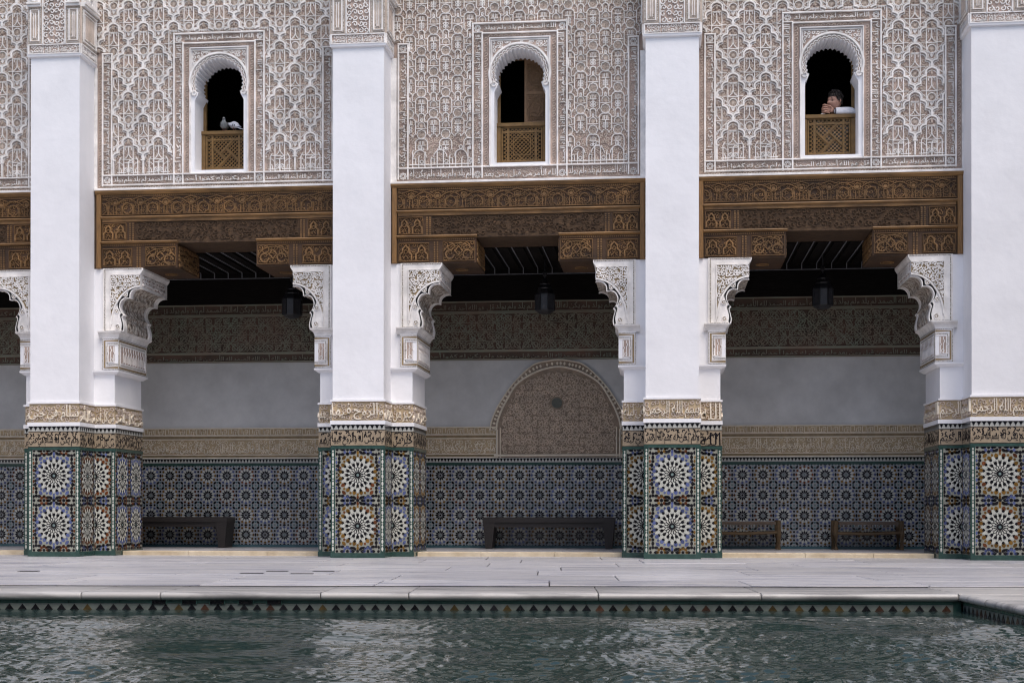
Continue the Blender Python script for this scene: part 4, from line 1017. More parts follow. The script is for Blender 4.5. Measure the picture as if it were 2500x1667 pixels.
def carved_wall(i, label):
    X = BX[i]; kind2 = (i == 2)
    w_ = thing('carved_wall', label, 'wall', (X, DP, 4.745), 'carved upper walls')
    b = MB(); e = 1.66
    for (x0, x1, z0, z1) in ((-e, WR0, 4.75, 9.4), (WR1, e, 4.75, 9.4), (WR0, WR1, 4.75, WZ0), (WR0, WR1, WZ1, 9.4)): b.box(x0, x1, z0, z1, -.4, 0)
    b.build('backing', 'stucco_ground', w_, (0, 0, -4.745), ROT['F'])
    P = lambda mb, nm, mt, n=0: mb.build(nm, mt, w_, (0, -n, -4.745), ROT['F'])
    def fillet(x0, x1, z0, z1, n=.030):
        b = MB(); bevel_box(b, x0, x1, z0, z1, 0, n, .004); P(b, 'fillet', 'stucco_white')
    fillet(-1.63, 1.63, 4.74, 4.772, .05)
    for s in (-1, 1): fillet(*sorted((s*(1.548 if kind2 else 1.598), s*1.64)), 4.775, 6.35, .026)
    if not kind2: fillet(-1.535, 1.535, 4.806, 4.824)
    t0 = 4.832 if not kind2 else 4.795
    fillet(-1.535, 1.535, 4.932, 4.950, .033)
    for s in (-1, 1):
        for x in (1.402, 1.525): fillet(s*x-.010, s*x+.010, 4.80, 6.535, .031)
        fillet(min(s*1.39, s*1.535), max(s*1.39, s*1.535), 6.412, 6.424, .028); fillet(min(s*1.39, s*1.535), max(s*1.39, s*1.535), 6.517, 6.535, .034)
        for x in (.597, .478): fillet(XW+s*x-.010, XW+s*x+.010, 4.80, 6.765 if x > .5 else 6.64, .0325)
        fillet(min(XW+s*.47, XW+s*.6), max(XW+s*.47, XW+s*.6), 6.640, 6.652, .029)
    fillet(XW-.607, XW+.607, 6.746, 6.766, .034); fillet(XW-.488, XW+.488, 6.622, 6.640, .030)
    # inscriptions
    T = [(-1.39, XW-.607), (XW-.467, XW+.467), (XW+.607, 1.39)]
    b = MB(); g = MB()
    for k, (a, c) in enumerate(T):
        text(b, IKH[(k*2+i) % 5], a+.012, c-.012, t0+.006, 4.924, .022); vines(g, a+.01, c-.01, t0, 4.925, .046, .008, .010)
    text(b, IKH[1], XW-.455, XW+.455, 6.66, 6.738, .022); vines(g, XW-.46, XW+.46, 6.658, 6.74, .042, .008, .010)
    for k, (xc, wd) in enumerate(((-1.463, .10), (1.463, .10), (XW-.538, .10), (XW+.538, .10))):
        z1 = 6.405 if k < 2 else 6.632; n = 2; L_ = (z1-4.965)/n
        for j in range(n):
            tb = MB(); text(tb, IKH[(j+k+i) % 5], 0, L_-.02, -wd/2, wd/2, .022)
            tb.v = [(xc-y, 4.965+j*L_+x, z) for x, y, z in tb.v]; b.add(tb)
        vines(g, xc-wd/2, xc+wd/2, 4.96, z1, .048, .008, .010)
    P(b, 'inscription', 'stucco_white'); stuff(P(g, 'inscription_scrolls', 'stucco_fill'))
    # corner stars
    for (x, z, r) in ((-1.463, 6.47, .045), (1.463, 6.47, .045), (-1.463, t0+.047, .045), (1.463, t0+.047, .045), (XW-.538, 6.70, .042), (XW+.538, 6.70, .042), (XW-.538, t0+.047, .045), (XW+.538, t0+.047, .045)):
        b = MB(); 
        for q in (0, 45): b.strip([(x+r*math.cos(math.radians(45+q+90*k)), z+r*math.sin(math.radians(45+q+90*k))) for k in range(4)], .009, .020, closed=True)
        b.strip(circ(x, z, r*.45, 8), .008, .018, closed=True); P(b, 'corner_star', 'stucco_white')
    # running wave bands
    def wv(*a_): b = MB(); wave(b, *a_); P(b, 'wave_band', 'stucco_fill')
    if not kind2: wv(-1.52, 1.52, 4.789, .034, True)
    for s in (-1, 1):
        wv(4.96, 6.6, XW+s*.432, .06, False)
        if not kind2: wv(4.80, 6.41, s*1.565, .05, False)
    wv(XW-.4, XW+.4, 6.601, .036, True)
    # field pattern
    if not kind2:
        lat = [(XW+k*CW/2, 5.435+CH*(r+(.5 if k % 2 else 0))) for k in range(-8, 9) for r in range(0, 4)]
        lat = [p for p in lat if p[1] > 5.5]
        cells(w_, sebka_strokes(), lat, sebka_region, 'lozenge_cell', None)
        cells(w_, sebka_strokes(True), LOW, sebka_region, 'lozenge_foot', None); cells(w_, colonnade(), LOW, sebka_region, 'small_arcade', None)
    else:
        lat = []; pw, ph = .312, .53
        for k in range(-12, 16):
            for r in range(-1, 6):
                lat.append((-1.2275+pw/2*(k+4)*1.0, 6.43-ph*2+ph*(r+(.5 if k % 2 else 0))-.0))
        reg = lambda x, z: sebka_region(x, z) and z > 5.16
        cells(w_, bay2_strokes(), [p for p in lat if p[1] > 5.15], reg, 'rosette_cell', None)
        # tall kufic letters along the foot
        for (a, c) in ((-1.38, XW-.62), (XW+.62, 1.38)):
            b = MB(); n = 10; s = (c-a)/n
            b.strip([(a, 4.985), (c, 4.985)], .014, .026)
            for k in range(n):
                x = a+(k+.5)*s; hh = (.19, .12, .16, .09, .2)[k % 5]; b.strip([(x, 4.955), (x, 4.96+hh), (x+.012, 4.985+hh)], .014, .025)
                if k % 3 == 0: b.strip([(x, 5.06), (x+s*.5, 5.06), (x+s*.5, 4.99)], .012, .024)
                if k % 4 == 1: b.strip(arc(x+s*.5, 5.02, .022, 0, 360, 8), .010, .024)
            for k in range(3):
                x = a+(k+.5)*(c-a)/3; b.strip(arc(x, 5.07, .085, 175, 5, 10, .1), .012, .024); b.strip(circ(x, 5.2, .022, 8), .01, .024, closed=True)
            P(b, 'kufic_letters', 'stucco_white')
    b = MB(); vines(b, -1.64, 1.64, 4.96, 7.5, .047, .0105, .012, sebka_region, jit=.3, n=7)
    stuff(P(b, 'arabesque', 'stucco_fill'))
    window_surround(w_)
LOW = [(XW+k*CW/2, 5.435) for k in (-6, -4, 4, 6)]
WLAB = ['carved stucco wall of lozenge arches beyond the pillar, one bay away from the pigeon window', 'carved stucco wall of lozenge arches around the window with two pigeons', 'carved stucco wall of rosettes and shells around the half-shuttered window', 'carved stucco wall of lozenge arches around the window where a man leans']
for i in range(4): carved_wall(i, WLAB[i])

# dark rooms behind the windows
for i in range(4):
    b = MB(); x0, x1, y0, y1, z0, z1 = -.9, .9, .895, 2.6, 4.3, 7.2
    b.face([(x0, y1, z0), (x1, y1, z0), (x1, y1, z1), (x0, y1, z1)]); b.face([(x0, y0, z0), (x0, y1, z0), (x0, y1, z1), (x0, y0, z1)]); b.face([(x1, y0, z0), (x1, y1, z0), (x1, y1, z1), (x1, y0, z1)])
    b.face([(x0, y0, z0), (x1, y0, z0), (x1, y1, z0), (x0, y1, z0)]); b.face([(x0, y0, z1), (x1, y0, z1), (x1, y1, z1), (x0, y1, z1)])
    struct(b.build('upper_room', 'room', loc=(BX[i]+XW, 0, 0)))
# roof slab that closes the building over the rooms and the gallery
b = MB(); b.box(-9.2, 16, .95, 4.2, 9.2, 9.4); b.box(-9.2, 16, 3.4, 4.2, 0, 9.2); struct(b.build('building_mass', 'courtyard_plaster'))

# ------------------------------------------------------------------ carved cedar lintels
LLAB = ['carved cedar lintel beyond the pillar, one bay away from the pigeon window', 'carved cedar lintel with corbels below the pigeon window', 'carved cedar lintel with corbels below the half-shuttered window', 'carved cedar lintel with corbels below the window where a man leans']
def motif_frieze(mb, x0, x1, z0, z1, per=.335):
    n = max(1, round((x1-x0)/per)); s = (x1-x0)/n; H = z1-z0
    mb.strip([(x0, z1-.018), (x1, z1-.018)], .008, .010)
    for k in range(n):
        c = x0+(k+.5)*s
        mb.strip(circ(c, z0+H*.64, .040, 10), .011, .020, closed=True); mb.prism(circ(c, z0+H*.64, .024, 8), 0, .010)
        mb.strip([(c-.09, z0+H*.80), (c, z1-.025), (c+.09, z0+H*.80)], .011, .020)
        for d in (-1, 1):
            mb.strip([(c+d*.02, z0+H*.47), (c+d*.02, z0+H*.08), (c+d*.06, z0+H*.08)], .011, .020)
            mb.strip(bulge((c+d*.05, z0+H*.6), (c+d*s*.5, z1-.05), .012*d, 4), .010, .018)
            mb.strip([(c+d*.085, z0+H*.08), (c+d*.085, z0+H*.5)], .009, .020)
            mb.strip(bulge((c+d*s*.5, z0+H*.62), (c+d*(s*.5-.06), z0+H*.24), -.03*d, 5)+[(c+d*s*.5, z0+H*.06)], .011, .020)
            mb.strip([(c+d*(s*.5-.07), z0+H*.05), (c+d*(s*.5-.07), z0+H*.5)], .008, .018)
        mb.strip([(c-s*.5, z0+.018), (c+s*.5, z0+.018)], .009, .018)
    vines(mb, x0, x1, z0+.02, z1-.03, .05, .009, .011, jit=.3)
def motif_panel(mb, x0, x1, z0, z1, kind):
    mb.strip([(x0+.012, z0+.018), (x1-.012, z0+.018), (x1-.012, z1-.018), (x0+.012, z1-.018)], .010, .020, closed=True)
    w_ = x1-x0; H = z1-z0
    if kind == 'arch':
        n = max(1, round(w_/.2)); s = w_/n
        for k in range(n):
            c = x0+(k+.5)*s; mb.strip([(c-s*.36, z0+.03), (c-s*.36, z0+H*.4), (c-s*.2, z0+H*.5), (c-s*.2, z0+H*.66), (c, z1-.045), (c+s*.2, z0+H*.66), (c+s*.2, z0+H*.5), (c+s*.36, z0+H*.4), (c+s*.36, z0+.03)], .024, .024)
            mb.strip([(c-s*.16, z0+.05), (c, z0+H*.35), (c+s*.16, z0+.05)], .012, .020); mb.strip(circ(c, z0+H*.52, .022, 8), .010, .020, closed=True)
        vines(mb, x0+.02, x1-.02, z0+.02, z1-.02, .055, .008, .011, jit=.3)
    else:
        c = (x0+x1)/2
        mb.strip([(c, z0+H*.3), (c+.05, z0+H*.5), (c, z0+H*.72), (c-.05, z0+H*.5)], .020, .024, closed=True)
        for d in (-1, 1):
            mb.strip(arc(c+d*.11, z0+H*.34, .055, 0, 300*d, 10), .020, .022); mb.strip(arc(c+d*.10, z0+H*.72, .045, 180, 180-300*d, 10), .012, .022)
            mb.strip(bulge((c, z0+H*.85), (c+d*.19, z0+H*.5), .03*d, 5), .012, .022)
        vines(mb, x0+.02, x1-.02, z0+.02, z1-.02, .06, .011, .016, jit=.25)
def dentils(mb, x0, x1, z, s=.026, r=.008):
    k = int((x1-x0)/s)
    for i in range(k): mb.box(x0+(i+.5)*s-r, x0+(i+.5)*s+r, z-r, z+r, 0, .010)
for i in range(4):
    X = BX[i]; l = thing('cedar_lintel', LLAB[i], 'lintel', (X, DP, 3.73), 'carved cedar lintels')
    P = lambda mb, nm, mt, n=0, par=None: mb.build(nm, mt, par or l, (0, -n, -3.73) if par is None else (0, -n, 0), ROT['F'])
    e = 1.62
    b = MB(); b.prism([(4.690, .012), (4.742, .012), (4.742, .050), (4.722, .046), (4.700, .026)], -e, e, bottom=True); b.v = [(z, x, y) for x, y, z in b.v]; P(b, 'top_moulding', 'wood_trim')
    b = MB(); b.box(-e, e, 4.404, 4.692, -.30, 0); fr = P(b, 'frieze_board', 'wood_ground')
    random.seed(50+i); b = MB(); motif_frieze(b, -1.53, 1.53, 4.412, 4.686); dentils(b, -1.53, 1.53, 4.678); b.build('carving', 'wood', fr, mtx=Matrix.Identity(4))
    b = MB(); b.prism([(4.374, .012), (4.406, .012), (4.406, .034), (4.394, .040), (4.380, .026)], -1.545, 1.545, bottom=True); b.v = [(z, x, y) for x, y, z in b.v]; P(b, 'moulding', 'wood_trim')
    b = MB(); b.box(-e, e, 4.056, 4.404, -.76, -.006); mbm = P(b, 'main_beam', 'wood_weathered'); b = MB(); vines(b, -1.08, 1.08, 4.09, 4.33, .075, .014, .012, jit=.3); b.build('worn_carving', 'wood_weathered', mbm, (0, 0, -.006))
    b = MB(); b.box(-1.53, 1.53, 4.338, 4.376, -.006, .012); dentils(b, -1.53, 1.53, 4.352); b.v = [(x, y, z) for x, y, z in b.v]; P(b, 'fringe_board', 'wood')
    for s in (-1, 1):
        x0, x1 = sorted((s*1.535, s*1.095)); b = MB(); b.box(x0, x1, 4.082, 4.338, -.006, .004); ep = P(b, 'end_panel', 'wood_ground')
        b = MB(); motif_panel(b, x0+.005, x1-.10 if s < 0 else x1-.005, 4.085, 4.335, 'arch') if s < 0 else motif_panel(b, x0+.10, x1-.005, 4.085, 4.335, 'arch')
        for q in (.02, .06):
            xx = (x1-q) if s < 0 else (x0+q)
            for k in range(9): b.box(xx-.010, xx+.010, 4.095+.026*k, 4.112+.026*k, .0, .012)
        b.build('carving', 'wood', ep, (0, 0, .004))
        # corbel beam
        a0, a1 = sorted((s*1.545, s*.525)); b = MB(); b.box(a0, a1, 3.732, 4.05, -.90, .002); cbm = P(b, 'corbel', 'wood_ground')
        b = MB(); b.prism([(4.050, .0), (4.084, .0), (4.084, .034), (4.072, .040), (4.056, .018)], a0, a1+(.012 if s < 0 else 0), bottom=True); b.v = [(z, x, y) for x, y, z in b.v]; b.build('corbel_moulding', 'wood_trim', cbm, (0, 0, .002))
        b = MB(); xm = s*1.04
        motif_panel(b, min(s*1.53, s*1.12), max(s*1.53, s*1.12), 3.742, 4.005, 'arch'); motif_panel(b, min(s*.96, s*.535), max(s*.96, s*.535), 3.742, 4.02, 'scroll')
        for k in range(9): b.box(xm-.028, xm-.010, 3.745+.03*k, 3.765+.03*k, 0, .012); b.box(xm+.010, xm+.028, 3.745+.03*k, 3.765+.03*k, 0, .012)
        dentils(b, a0+.01, a1-.01, 4.032); b.build('carving', 'wood', cbm, (0, 0, .002))
        # carved inner end and underside rosette
        b = MB(); vines(b, -.40, .40, 3.75, 4.03, .06, .012, .010); rt = ROT['R' if s < 0 else 'L']
        b.build('end_carving', 'wood', cbm, mtx=ROT['F'].inverted() @ Matrix.Translation((s*.525, .45, 0)) @ rt)
        b = MB(); r = [(.085*math.cos(PI*k/4+PI/8), .07*math.sin(PI*k/4+PI/8)) for k in range(8)]; b.strip(r, .012, .012, closed=True); b.strip([(x*.6, y*.6) for x, y in r], .007, .008, closed=True)
        b.build('soffit_rosette', 'wood_trim', cbm, mtx=ROT['F'].inverted() @ Matrix.Translation((s*.78, .52, 3.732)) @ Matrix.Rotation(PI, 4, 'X'))
        # side trim
        t0, t1 = sorted((s*1.545, s*1.607)); b = MB(); bevel_box(b, t0, t1, 3.732, 4.70, -.02, .034, .010); P(b, 'side_trim', 'wood_up')
        b = MB(); b.box(min(s*1.6, s*1.70), max(s*1.6, s*1.70), 3.732, 4.74, -.5, .0); P(b, 'reveal_board', 'wood_ground')
# ------------------------------------------------------------------ window parapets of turned lattice
LY = .78; LT = 5.563
def lattice(i, label, star):
    X = BX[i]+XW; t = thing('window_lattice', label, 'lattice', (X, LY, 4.99), 'wooden lattices in the windows')
    P = lambda mb, nm, mt='wood_lattice', n=0: mb.build(nm, mt, t, (0, -n, -4.99), ROT['F'])
    b = MB(); bevel_box(b, -.325, .325, 5.515, LT, -.09, .03, .006); P(b, 'top_rail')
    for s in (-1, 1):
        b = MB(); x0, x1 = sorted((s*.325, s*.272)); bevel_box(b, x0, x1, 4.99, 5.513, -.03, .02, .006); P(b, 'stile')
        b = MB(); x0, x1 = sorted((s*.268, s*.245)); bevel_box(b, x0, x1, 5.012, 5.505, -.02, .012, .004); P(b, 'inner_stile')
        b = MB(); x0, x1 = sorted((s*.325, s*.285)); b.box(x0, x1, LT, 6.25, -.10, -.06); P(b, 'upper_jamb')
    b = MB(); bevel_box(b, -.27, .27, 4.99, 5.012, -.03, .016, .004); P(b, 'bottom_rail')
    x0, x1, z0, z1 = -.245, .245, 5.012, 5.513; cx, cz = 0, (z0+z1)/2
    b = MB()
    for (xa, xb, za, zb_) in ((x0, x1, z1-.012, z1), (x0, x1, z1-.075, z1-.052), (x0, x1, z0+.052, z0+.075), (x0+.052, x0+.078, z0, z1), (x1-.078, x1-.052, z0, z1)): b.box(xa, xb, za, zb_, -.012, .008+.002*(xb-xa < .1))
    P(b, 'lattice_bars')
    b = MB(); q = .155; h = .165
    if star:
        R = [(.155*math.cos(math.radians(90*k)), cz+.155*math.sin(math.radians(90*k))) for k in range(4)]
        b.strip(R, .022, .012, closed=True, h0=-.01); b.strip([(sx*.112, cz+sz*.112) for sx, sz in ((-1, -1), (1, -1), (1, 1), (-1, 1))], .022, .010, closed=True, h0=-.01)
        b.strip([(.105*math.cos(math.radians(90*k)), cz+.105*math.sin(math.radians(90*k))) for k in range(4)], .014, .014, closed=True, h0=-.01)
        for sx in (-1, 1): b.strip([(0, cz+sx*.155), (sx*.06, cz+sx*.19)], .018, .009, h0=-.01); b.strip([(0, cz+sx*.155), (-sx*.06, cz+sx*.19)], .018, .009, h0=-.01)
    else:
        d = .07
        for k in range(4):
            c_, s_ = round(math.cos(PI/2*k)), round(math.sin(PI/2*k)); rt_ = lambda x, y: (c_*x-s_*y, cz+s_*x+c_*y)
            b.strip([rt_(-.165, d-.165+.055), rt_(-.0, d+.055), rt_(.055, .175)], .026, .012, h0=-.01) if False else b.strip([rt_(d+.005, 0-.0), rt_(-.095, .100+d-.065), rt_(-.165, .175)][0:3], .001, .001, h0=-.01) if False else None
            b.strip([rt_(-.075, .0), rt_(.095, .172)], .020, .012+.001*k, h0=-.01)
    P(b, 'star_bars' if star else 'crossed_bars')
    b = MB(); s = .050; n = 16
    ins = lambda x, z: x0+.004 < x < x1-.004 and z0+.004 < z < z1-.004
    for k in range(-n, n):
        c0 = k*s
        for dr in (1, -1):
            pts = [(x, cz+dr*x+c0) for x in np.linspace(x0, x1, 60)]
            run = [p for p in pts if ins(*p)]
            if len(run) > 1: b.strip([run[0], run[-1]], .0120, .002+.001*dr, h0=-.010, top=.9)
    stuff(P(b, 'lattice_mesh'))
lattice(1, 'brown wooden lattice parapet with crossed diagonal bars where two pigeons perch', False)
lattice(2, 'brown wooden lattice parapet with an eight-pointed star below the shutter leaf', True)
lattice(3, 'brown wooden lattice parapet with crossed diagonal bars under the leaning man', False)
# folded shutter leaf in the middle window
X = BX[2]+XW; t = thing('shutter_leaf', 'carved wooden shutter leaf standing half closed in the middle window', 'shutter', (X+.17, .93, LT), None)
b = MB(); b.box(-.15, .16, 0, .86, -.02, .02); b.build('leaf_board', 'wood_shutter', t, rot=ROT['F'])
b = MB()
for z in (.03, .42, .82): b.box(-.145, .155, z-.02, z+.02, .02, .03)
for x in (-.135, .145): b.box(x-.015, x+.015, 0, .86, .02, .032)
for cz_ in (.22, .62):
    for r_, a_ in ((.115, 0), (.115, 45), (.06, 22)): b.strip([(.005+r_*math.cos(math.radians(a_+90*k)), cz_+1.3*r_*math.sin(math.radians(a_+90*k))) for k in range(4)], .014, .040, h0=.02, closed=True)
vines(b, -.115, .125, .06, .39, .05, .012, .034); vines(b, -.115, .125, .45, .79, .05, .012, .034)
b.build('leaf_carving', 'wood_shutter', t, rot=ROT['F'])
b = MB(); b.box(-.42, .16, .86, .96, -.03, .03); b.build('head_rail', 'wood_shutter', t, rot=ROT['F'])

# ------------------------------------------------------------------ lanterns
def lantern(x, y, z, label):
    t = thing('lantern', label, 'lantern', (x, y, z), 'hanging iron lanterns')
    N = 8
    def ringv(r, zz): return [(r*math.cos(2*PI*(k+.5)/N), r*math.sin(2*PI*(k+.5)/N), zz) for k in range(N)]
    def loft(prof, nm, mt):
        b = MB(); prev = None
        for r, zz in prof:
            i = len(b.v); b.v += ringv(r, zz)
            if prev is not None:
                for k in range(N): b.f.append((prev+k, prev+(k+1) % N, i+(k+1) % N, i+k)); b.m.append(0)
            prev = i
        b.f.append(tuple(prev+k for k in range(N))); b.m.append(0); b.f.append(tuple(range(N-1, -1, -1))); b.m.append(0); b.build(nm, mt, t)
    loft([(.03, 0), (.085, .015), (.135, .05), (.14, .06)], 'base', 'iron')
    loft([(.128, .06), (.130, .27)], 'glass', 'lantern_glass')
    loft([(.14, .27), (.135, .29), (.10, .35), (.105, .36), (.07, .41), (.075, .42), (.04, .46), (.02, .49)], 'hood', 'iron')
    for k in range(N):
        a = 2*PI*(k+.5)/N; b = MB(); b.tube([(.137*math.cos(a), .137*math.sin(a), .055), (.139*math.cos(a), .139*math.sin(a), .275)], .008, n=6); b.build('bar', 'iron', t)
    b = MB(); b.tube([(0, 0, .48), (0, 0, 4.05-z)], .010, n=6); b.build('rod', 'iron', t)
    b = MB(); b.tube([(0, 0, .52), (0, 0, .54), (0, 0, .58), (0, 0, .60)], [.01, .03, .03, .01], n=8); b.build('knop', 'iron', t)
lantern(2.67, 2.2, 3.275, 'dark iron lantern hanging in the bay under the pigeon window')
lantern(6.235, 2.2, 3.29, 'dark iron lantern hanging in the bay with the blind arch')
lantern(10.01, 2.2, 3.305, 'dark iron lantern hanging in the bay under the leaning man')
# ------------------------------------------------------------------ benches
def slab_bench(x0, x1, label):
    w_ = (x1-x0)/2; t = thing('bench', label, 'bench', ((x0+x1)/2, 2.68, GF), 'plain dark benches')
    b = MB(); b.v = []; bevel_box(b, -w_, w_, -.2, .2, .37, .44, .008); b.build('seat', 'bench_wood', t)
    for s in (-1, 1):
        b = MB(); q = [(s*(w_-.005), .37), (s*(w_-.17), .37), (s*(w_-.13), 0), (s*(w_-.04), 0)]
        for y in (-.19, .19): b.v += [(x, y, z) for x, z in q]
        for f in ((0, 1, 2, 3), (7, 6, 5, 4), (0, 4, 5, 1), (1, 5, 6, 2), (2, 6, 7, 3), (3, 7, 4, 0)): b.f.append(f); b.m.append(0)
        b.build('leg', 'bench_wood', t)
    b = MB(); b.box(-w_+.15, w_-.15, -.17, -.14, .30, .37); b.build('apron', 'bench_wood', t); b = MB(); b.box(-w_+.15, w_-.15, .14, .17, .30, .37); b.build('apron', 'bench_wood', t)
slab_bench(5.335, 7.19, 'long plain dark wooden bench below the blind arch')
slab_bench(.0, 1.645, 'plain dark wooden bench half hidden behind the pillar in the pigeon bay')
def rustic_bench(x0, x1, label):
    w_ = (x1-x0)/2; t = thing('rustic_bench', label, 'bench', ((x0+x1)/2, 2.66, GF), 'rush-seated rustic benches')
    for sx in (-1, 1):
        for sy in (-1, 1):
            b = MB(); b.tube([(sx*(w_-.035), sy*.17, 0), (sx*(w_-.03), sy*.165, .2), (sx*(w_-.036), sy*.17, .395), (sx*(w_-.036), sy*.17, .405)], [.032, .034, .032, .022], n=8); b.build('post', 'rustic_wood', t, smooth=False)
        b = MB(); b.tube([(sx*(w_-.035), -.17, .22), (sx*(w_-.035), .17, .22)], .02, n=6); b.build('side_rail', 'rustic_wood', t)
    for sy in (-1, 1):
        b = MB(); b.tube([(-w_+.04, sy*.17, .225), (0, sy*.168, .218), (w_-.04, sy*.17, .235)], .021, n=7); b.build('rail', 'rustic_wood', t)
    b = MB(); bevel_box(b, -w_+.07, w_-.07, -.19, .19, .345, .385, .015); st = b.build('rush_seat', 'rush', t)
    b = MB(); random.seed(int(x0*100))
    for k in range(70):
        x = -w_+.08+(2*w_-.16)*random.random(); b.box(x-.004, x+.004, -.196-random.random()*.006, -.19, .345-random.uniform(.0, .05), .375)
    stuff(b.build('rush_fringe', 'rush', st))
rustic_bench(8.45, 9.477, 'rustic log bench with ragged rush seat, partly behind the blue-tiled pillar')
rustic_bench(10.185, 11.136, 'rustic log bench with ragged rush seat standing clear against the star tiles')

# ------------------------------------------------------------------ two pigeons on the first lattice
def ellipsoid_chain(mb, pts, rad, n=12, m=0, sq=1.0):     # smooth body through points, radii (side, up)
    i = len(mb.v); P = [Vector(p) for p in pts]
    for k, p in enumerate(P):
        t = (P[min(k+1, len(P)-1)]-P[max(k-1, 0)]).normalized(); side = Vector((0, 1, 0)) if abs(t.y) < .9 else Vector((1, 0, 0)); up = t.cross(side).normalized(); side = up.cross(t).normalized()
        ra, rb = rad[k]
        for a in range(n): mb.v.append(tuple(p+side*ra*math.cos(2*PI*a/n)+up*rb*math.sin(2*PI*a/n)))
    for k in range(len(P)-1):
        for a in range(n):
            c = (a+1) % n; mb.f.append((i+k*n+a, i+k*n+c, i+(k+1)*n+c, i+(k+1)*n+a)); mb.m.append(m)
    mb.f.append(tuple(i+a for a in range(n-1, -1, -1))); mb.m.append(m); e = i+(len(P)-1)*n; mb.f.append(tuple(e+a for a in range(n))); mb.m.append(m)
def pigeon(loc, rz, label, body, wing, bent):
    t = thing('pigeon', label, 'bird', loc, None, rz); t.scale = (.84,)*3
    b = MB()   # facing -X ; beak, head, neck, breast, body, rump as one skin
    if bent: pts = [(-.165, 0, .115), (-.15, 0, .128), (-.13, 0, .135), (-.105, 0, .128), (-.075, 0, .115), (-.035, 0, .10), (.01, 0, .098), (.06, 0, .085), (.10, 0, .066), (.13, 0, .05)]
    else: pts = [(-.085, 0, .165), (-.075, 0, .178), (-.05, 0, .18), (-.045, 0, .155), (-.05, 0, .13), (-.03, 0, .10), (.01, 0, .088), (.06, 0, .075), (.10, 0, .062), (.13, 0, .05)]
    rad = [(.006, .006), (.018, .018), (.021, .022), (.024, .026), (.035, .038), (.054, .052), (.062, .056), (.050, .044), (.030, .026), (.012, .010)]
    ellipsoid_chain(b, pts, rad, 14); o = b.build('body', body, t, smooth=True)
    b = MB(); p = pts[0]; b.tube([p, (p[0]-.012, 0, p[2]-.004), (p[0]-.024, 0, p[2]-.010)], [.006, .004, .001], n=6); b.build('beak', 'beak', t)
    for s in (-1, 1):
        b = MB(); n = 7
        top = [(-.045+.03*k, s*(.058-.0012*k*k), .125-.010*k) for k in range(n)]; bot = [(-.035+.030*k+.012, s*(.066-.0013*k*k), .075-.006*k) for k in range(n)]
        top[-1] = (.16, s*.02, .052); bot[-1] = (.158, s*.022, .044)
        for q in zip(top, bot): b.v += list(q)
        b.v += [(x, y-s*.008, z) for x, y, z in b.v]
        for k in range(n-1): b.f += [(2*k, 2*k+1, 2*k+3, 2*k+2), (2*n+2*k, 2*n+2*k+2, 2*n+2*k+3, 2*n+2*k+1), (2*k, 2*k+2, 2*n+2*k+2, 2*n+2*k), (2*k+1, 2*n+2*k+1, 2*n+2*k+3, 2*k+3)]; b.m += [0]*4
        wg = b.build('wing', wing, t, smooth=True)
        for q in (.045, .085):
            b = MB(); b.v = [(q, s*(.0625-.1*abs(q-.03)), .112-.3*(q-.0)), (q+.012, s*(.0625-.1*abs(q-.03)), .108-.3*(q-.0)), (q+.002, s*(.068-.1*abs(q-.03)), .072-.18*q), (q-.010, s*(.068-.1*abs(q-.03)), .074-.18*q)]; b.v += [(x, y-s*.006, z) for x, y, z in b.v]
            b.f = [(0, 1, 2, 3), (4, 7, 6, 5), (0, 4, 5, 1), (2, 6, 7, 3)]; b.m = [0]*4; b.build('wing_bar', 'feather_dark', wg)
        e = MB(); hp = Vector(pts[2]); c = hp+Vector((-.006, s*.0195, .004)); e.tube([tuple(c), tuple(c+Vector((0, s*.003, 0)))], .003, n=6); e.build('eye', 'eye', t)
        b = MB(); b.tube([(.02, s*.022, .05), (.012, s*.022, .022), (.016, s*.022, .003)], [.007, .005, .004], n=6)
        for a in (-.5, 0, .5): b.tube([(.016, s*.022, .003), (.016-.026*math.cos(a), s*.022+.02*math.sin(a), .003)], .0028, n=5)
        b.build('leg', 'lip', t)
    b = MB(); bevel_box(b, .10, .215, -.026, .026, -.005, .005, .002); m = b.mesh('tail', [wing]); obj('tail', m, t, mtx=Matrix.Translation((0, 0, .078)) @ Matrix.Rotation(.36, 4, 'Y'))
pa = at(569, 300, .76); pb = at(547, 300, .74)
pigeon((pa[0], .80, LT+.0), -0.62, 'pale grey pigeon with dark wing bars pecking on the lattice rail', 'feather_pale', 'feather_pale', True)
pigeon((pb[0]-.005, .765, LT+.0), 1.75, 'darker grey pigeon huddled on the lattice rail in front of its pale mate', 'feather_grey', 'feather_grey', False)

# ------------------------------------------------------------------ man leaning out of the third window
def skin_mesh(name, verts, edges, rads, mat, parent, sub=2, root=0):
    me = bpy.data.meshes.new(name); me.from_pydata(verts, edges, []); me.materials.append(MAT[mat])
    o = bpy.data.objects.new(name, me); COL.objects.link(o); sk = o.modifiers.new('skin', 'SKIN'); sk.use_smooth_shade = True
    for k, r in enumerate(rads): me.skin_vertices[0].data[k].radius = r if isinstance(r, tuple) else (r, r)
    me.skin_vertices[0].data[root].use_root = True
    ss = o.modifiers.new('sub', 'SUBSURF'); ss.levels = sub; ss.render_levels = sub
    bpy.context.view_layer.update(); m2 = bpy.data.meshes.new_from_object(o.evaluated_get(bpy.context.evaluated_depsgraph_get())); m2.name = name
    bpy.data.objects.remove(o); r = obj(name, m2, parent); return r
hd = at(2037, 232, .86)
man = thing('person', 'person in a white shirt leaning on the window lattice with clasped hands, looking aside', 'person', (hd[0], .95, 4.50))
px = lambda x, y, Y=.80: tuple(np.array(at(x, y, Y))-np.array([hd[0], .95, 4.50]))
zl = LT-4.50      # lattice top in local z
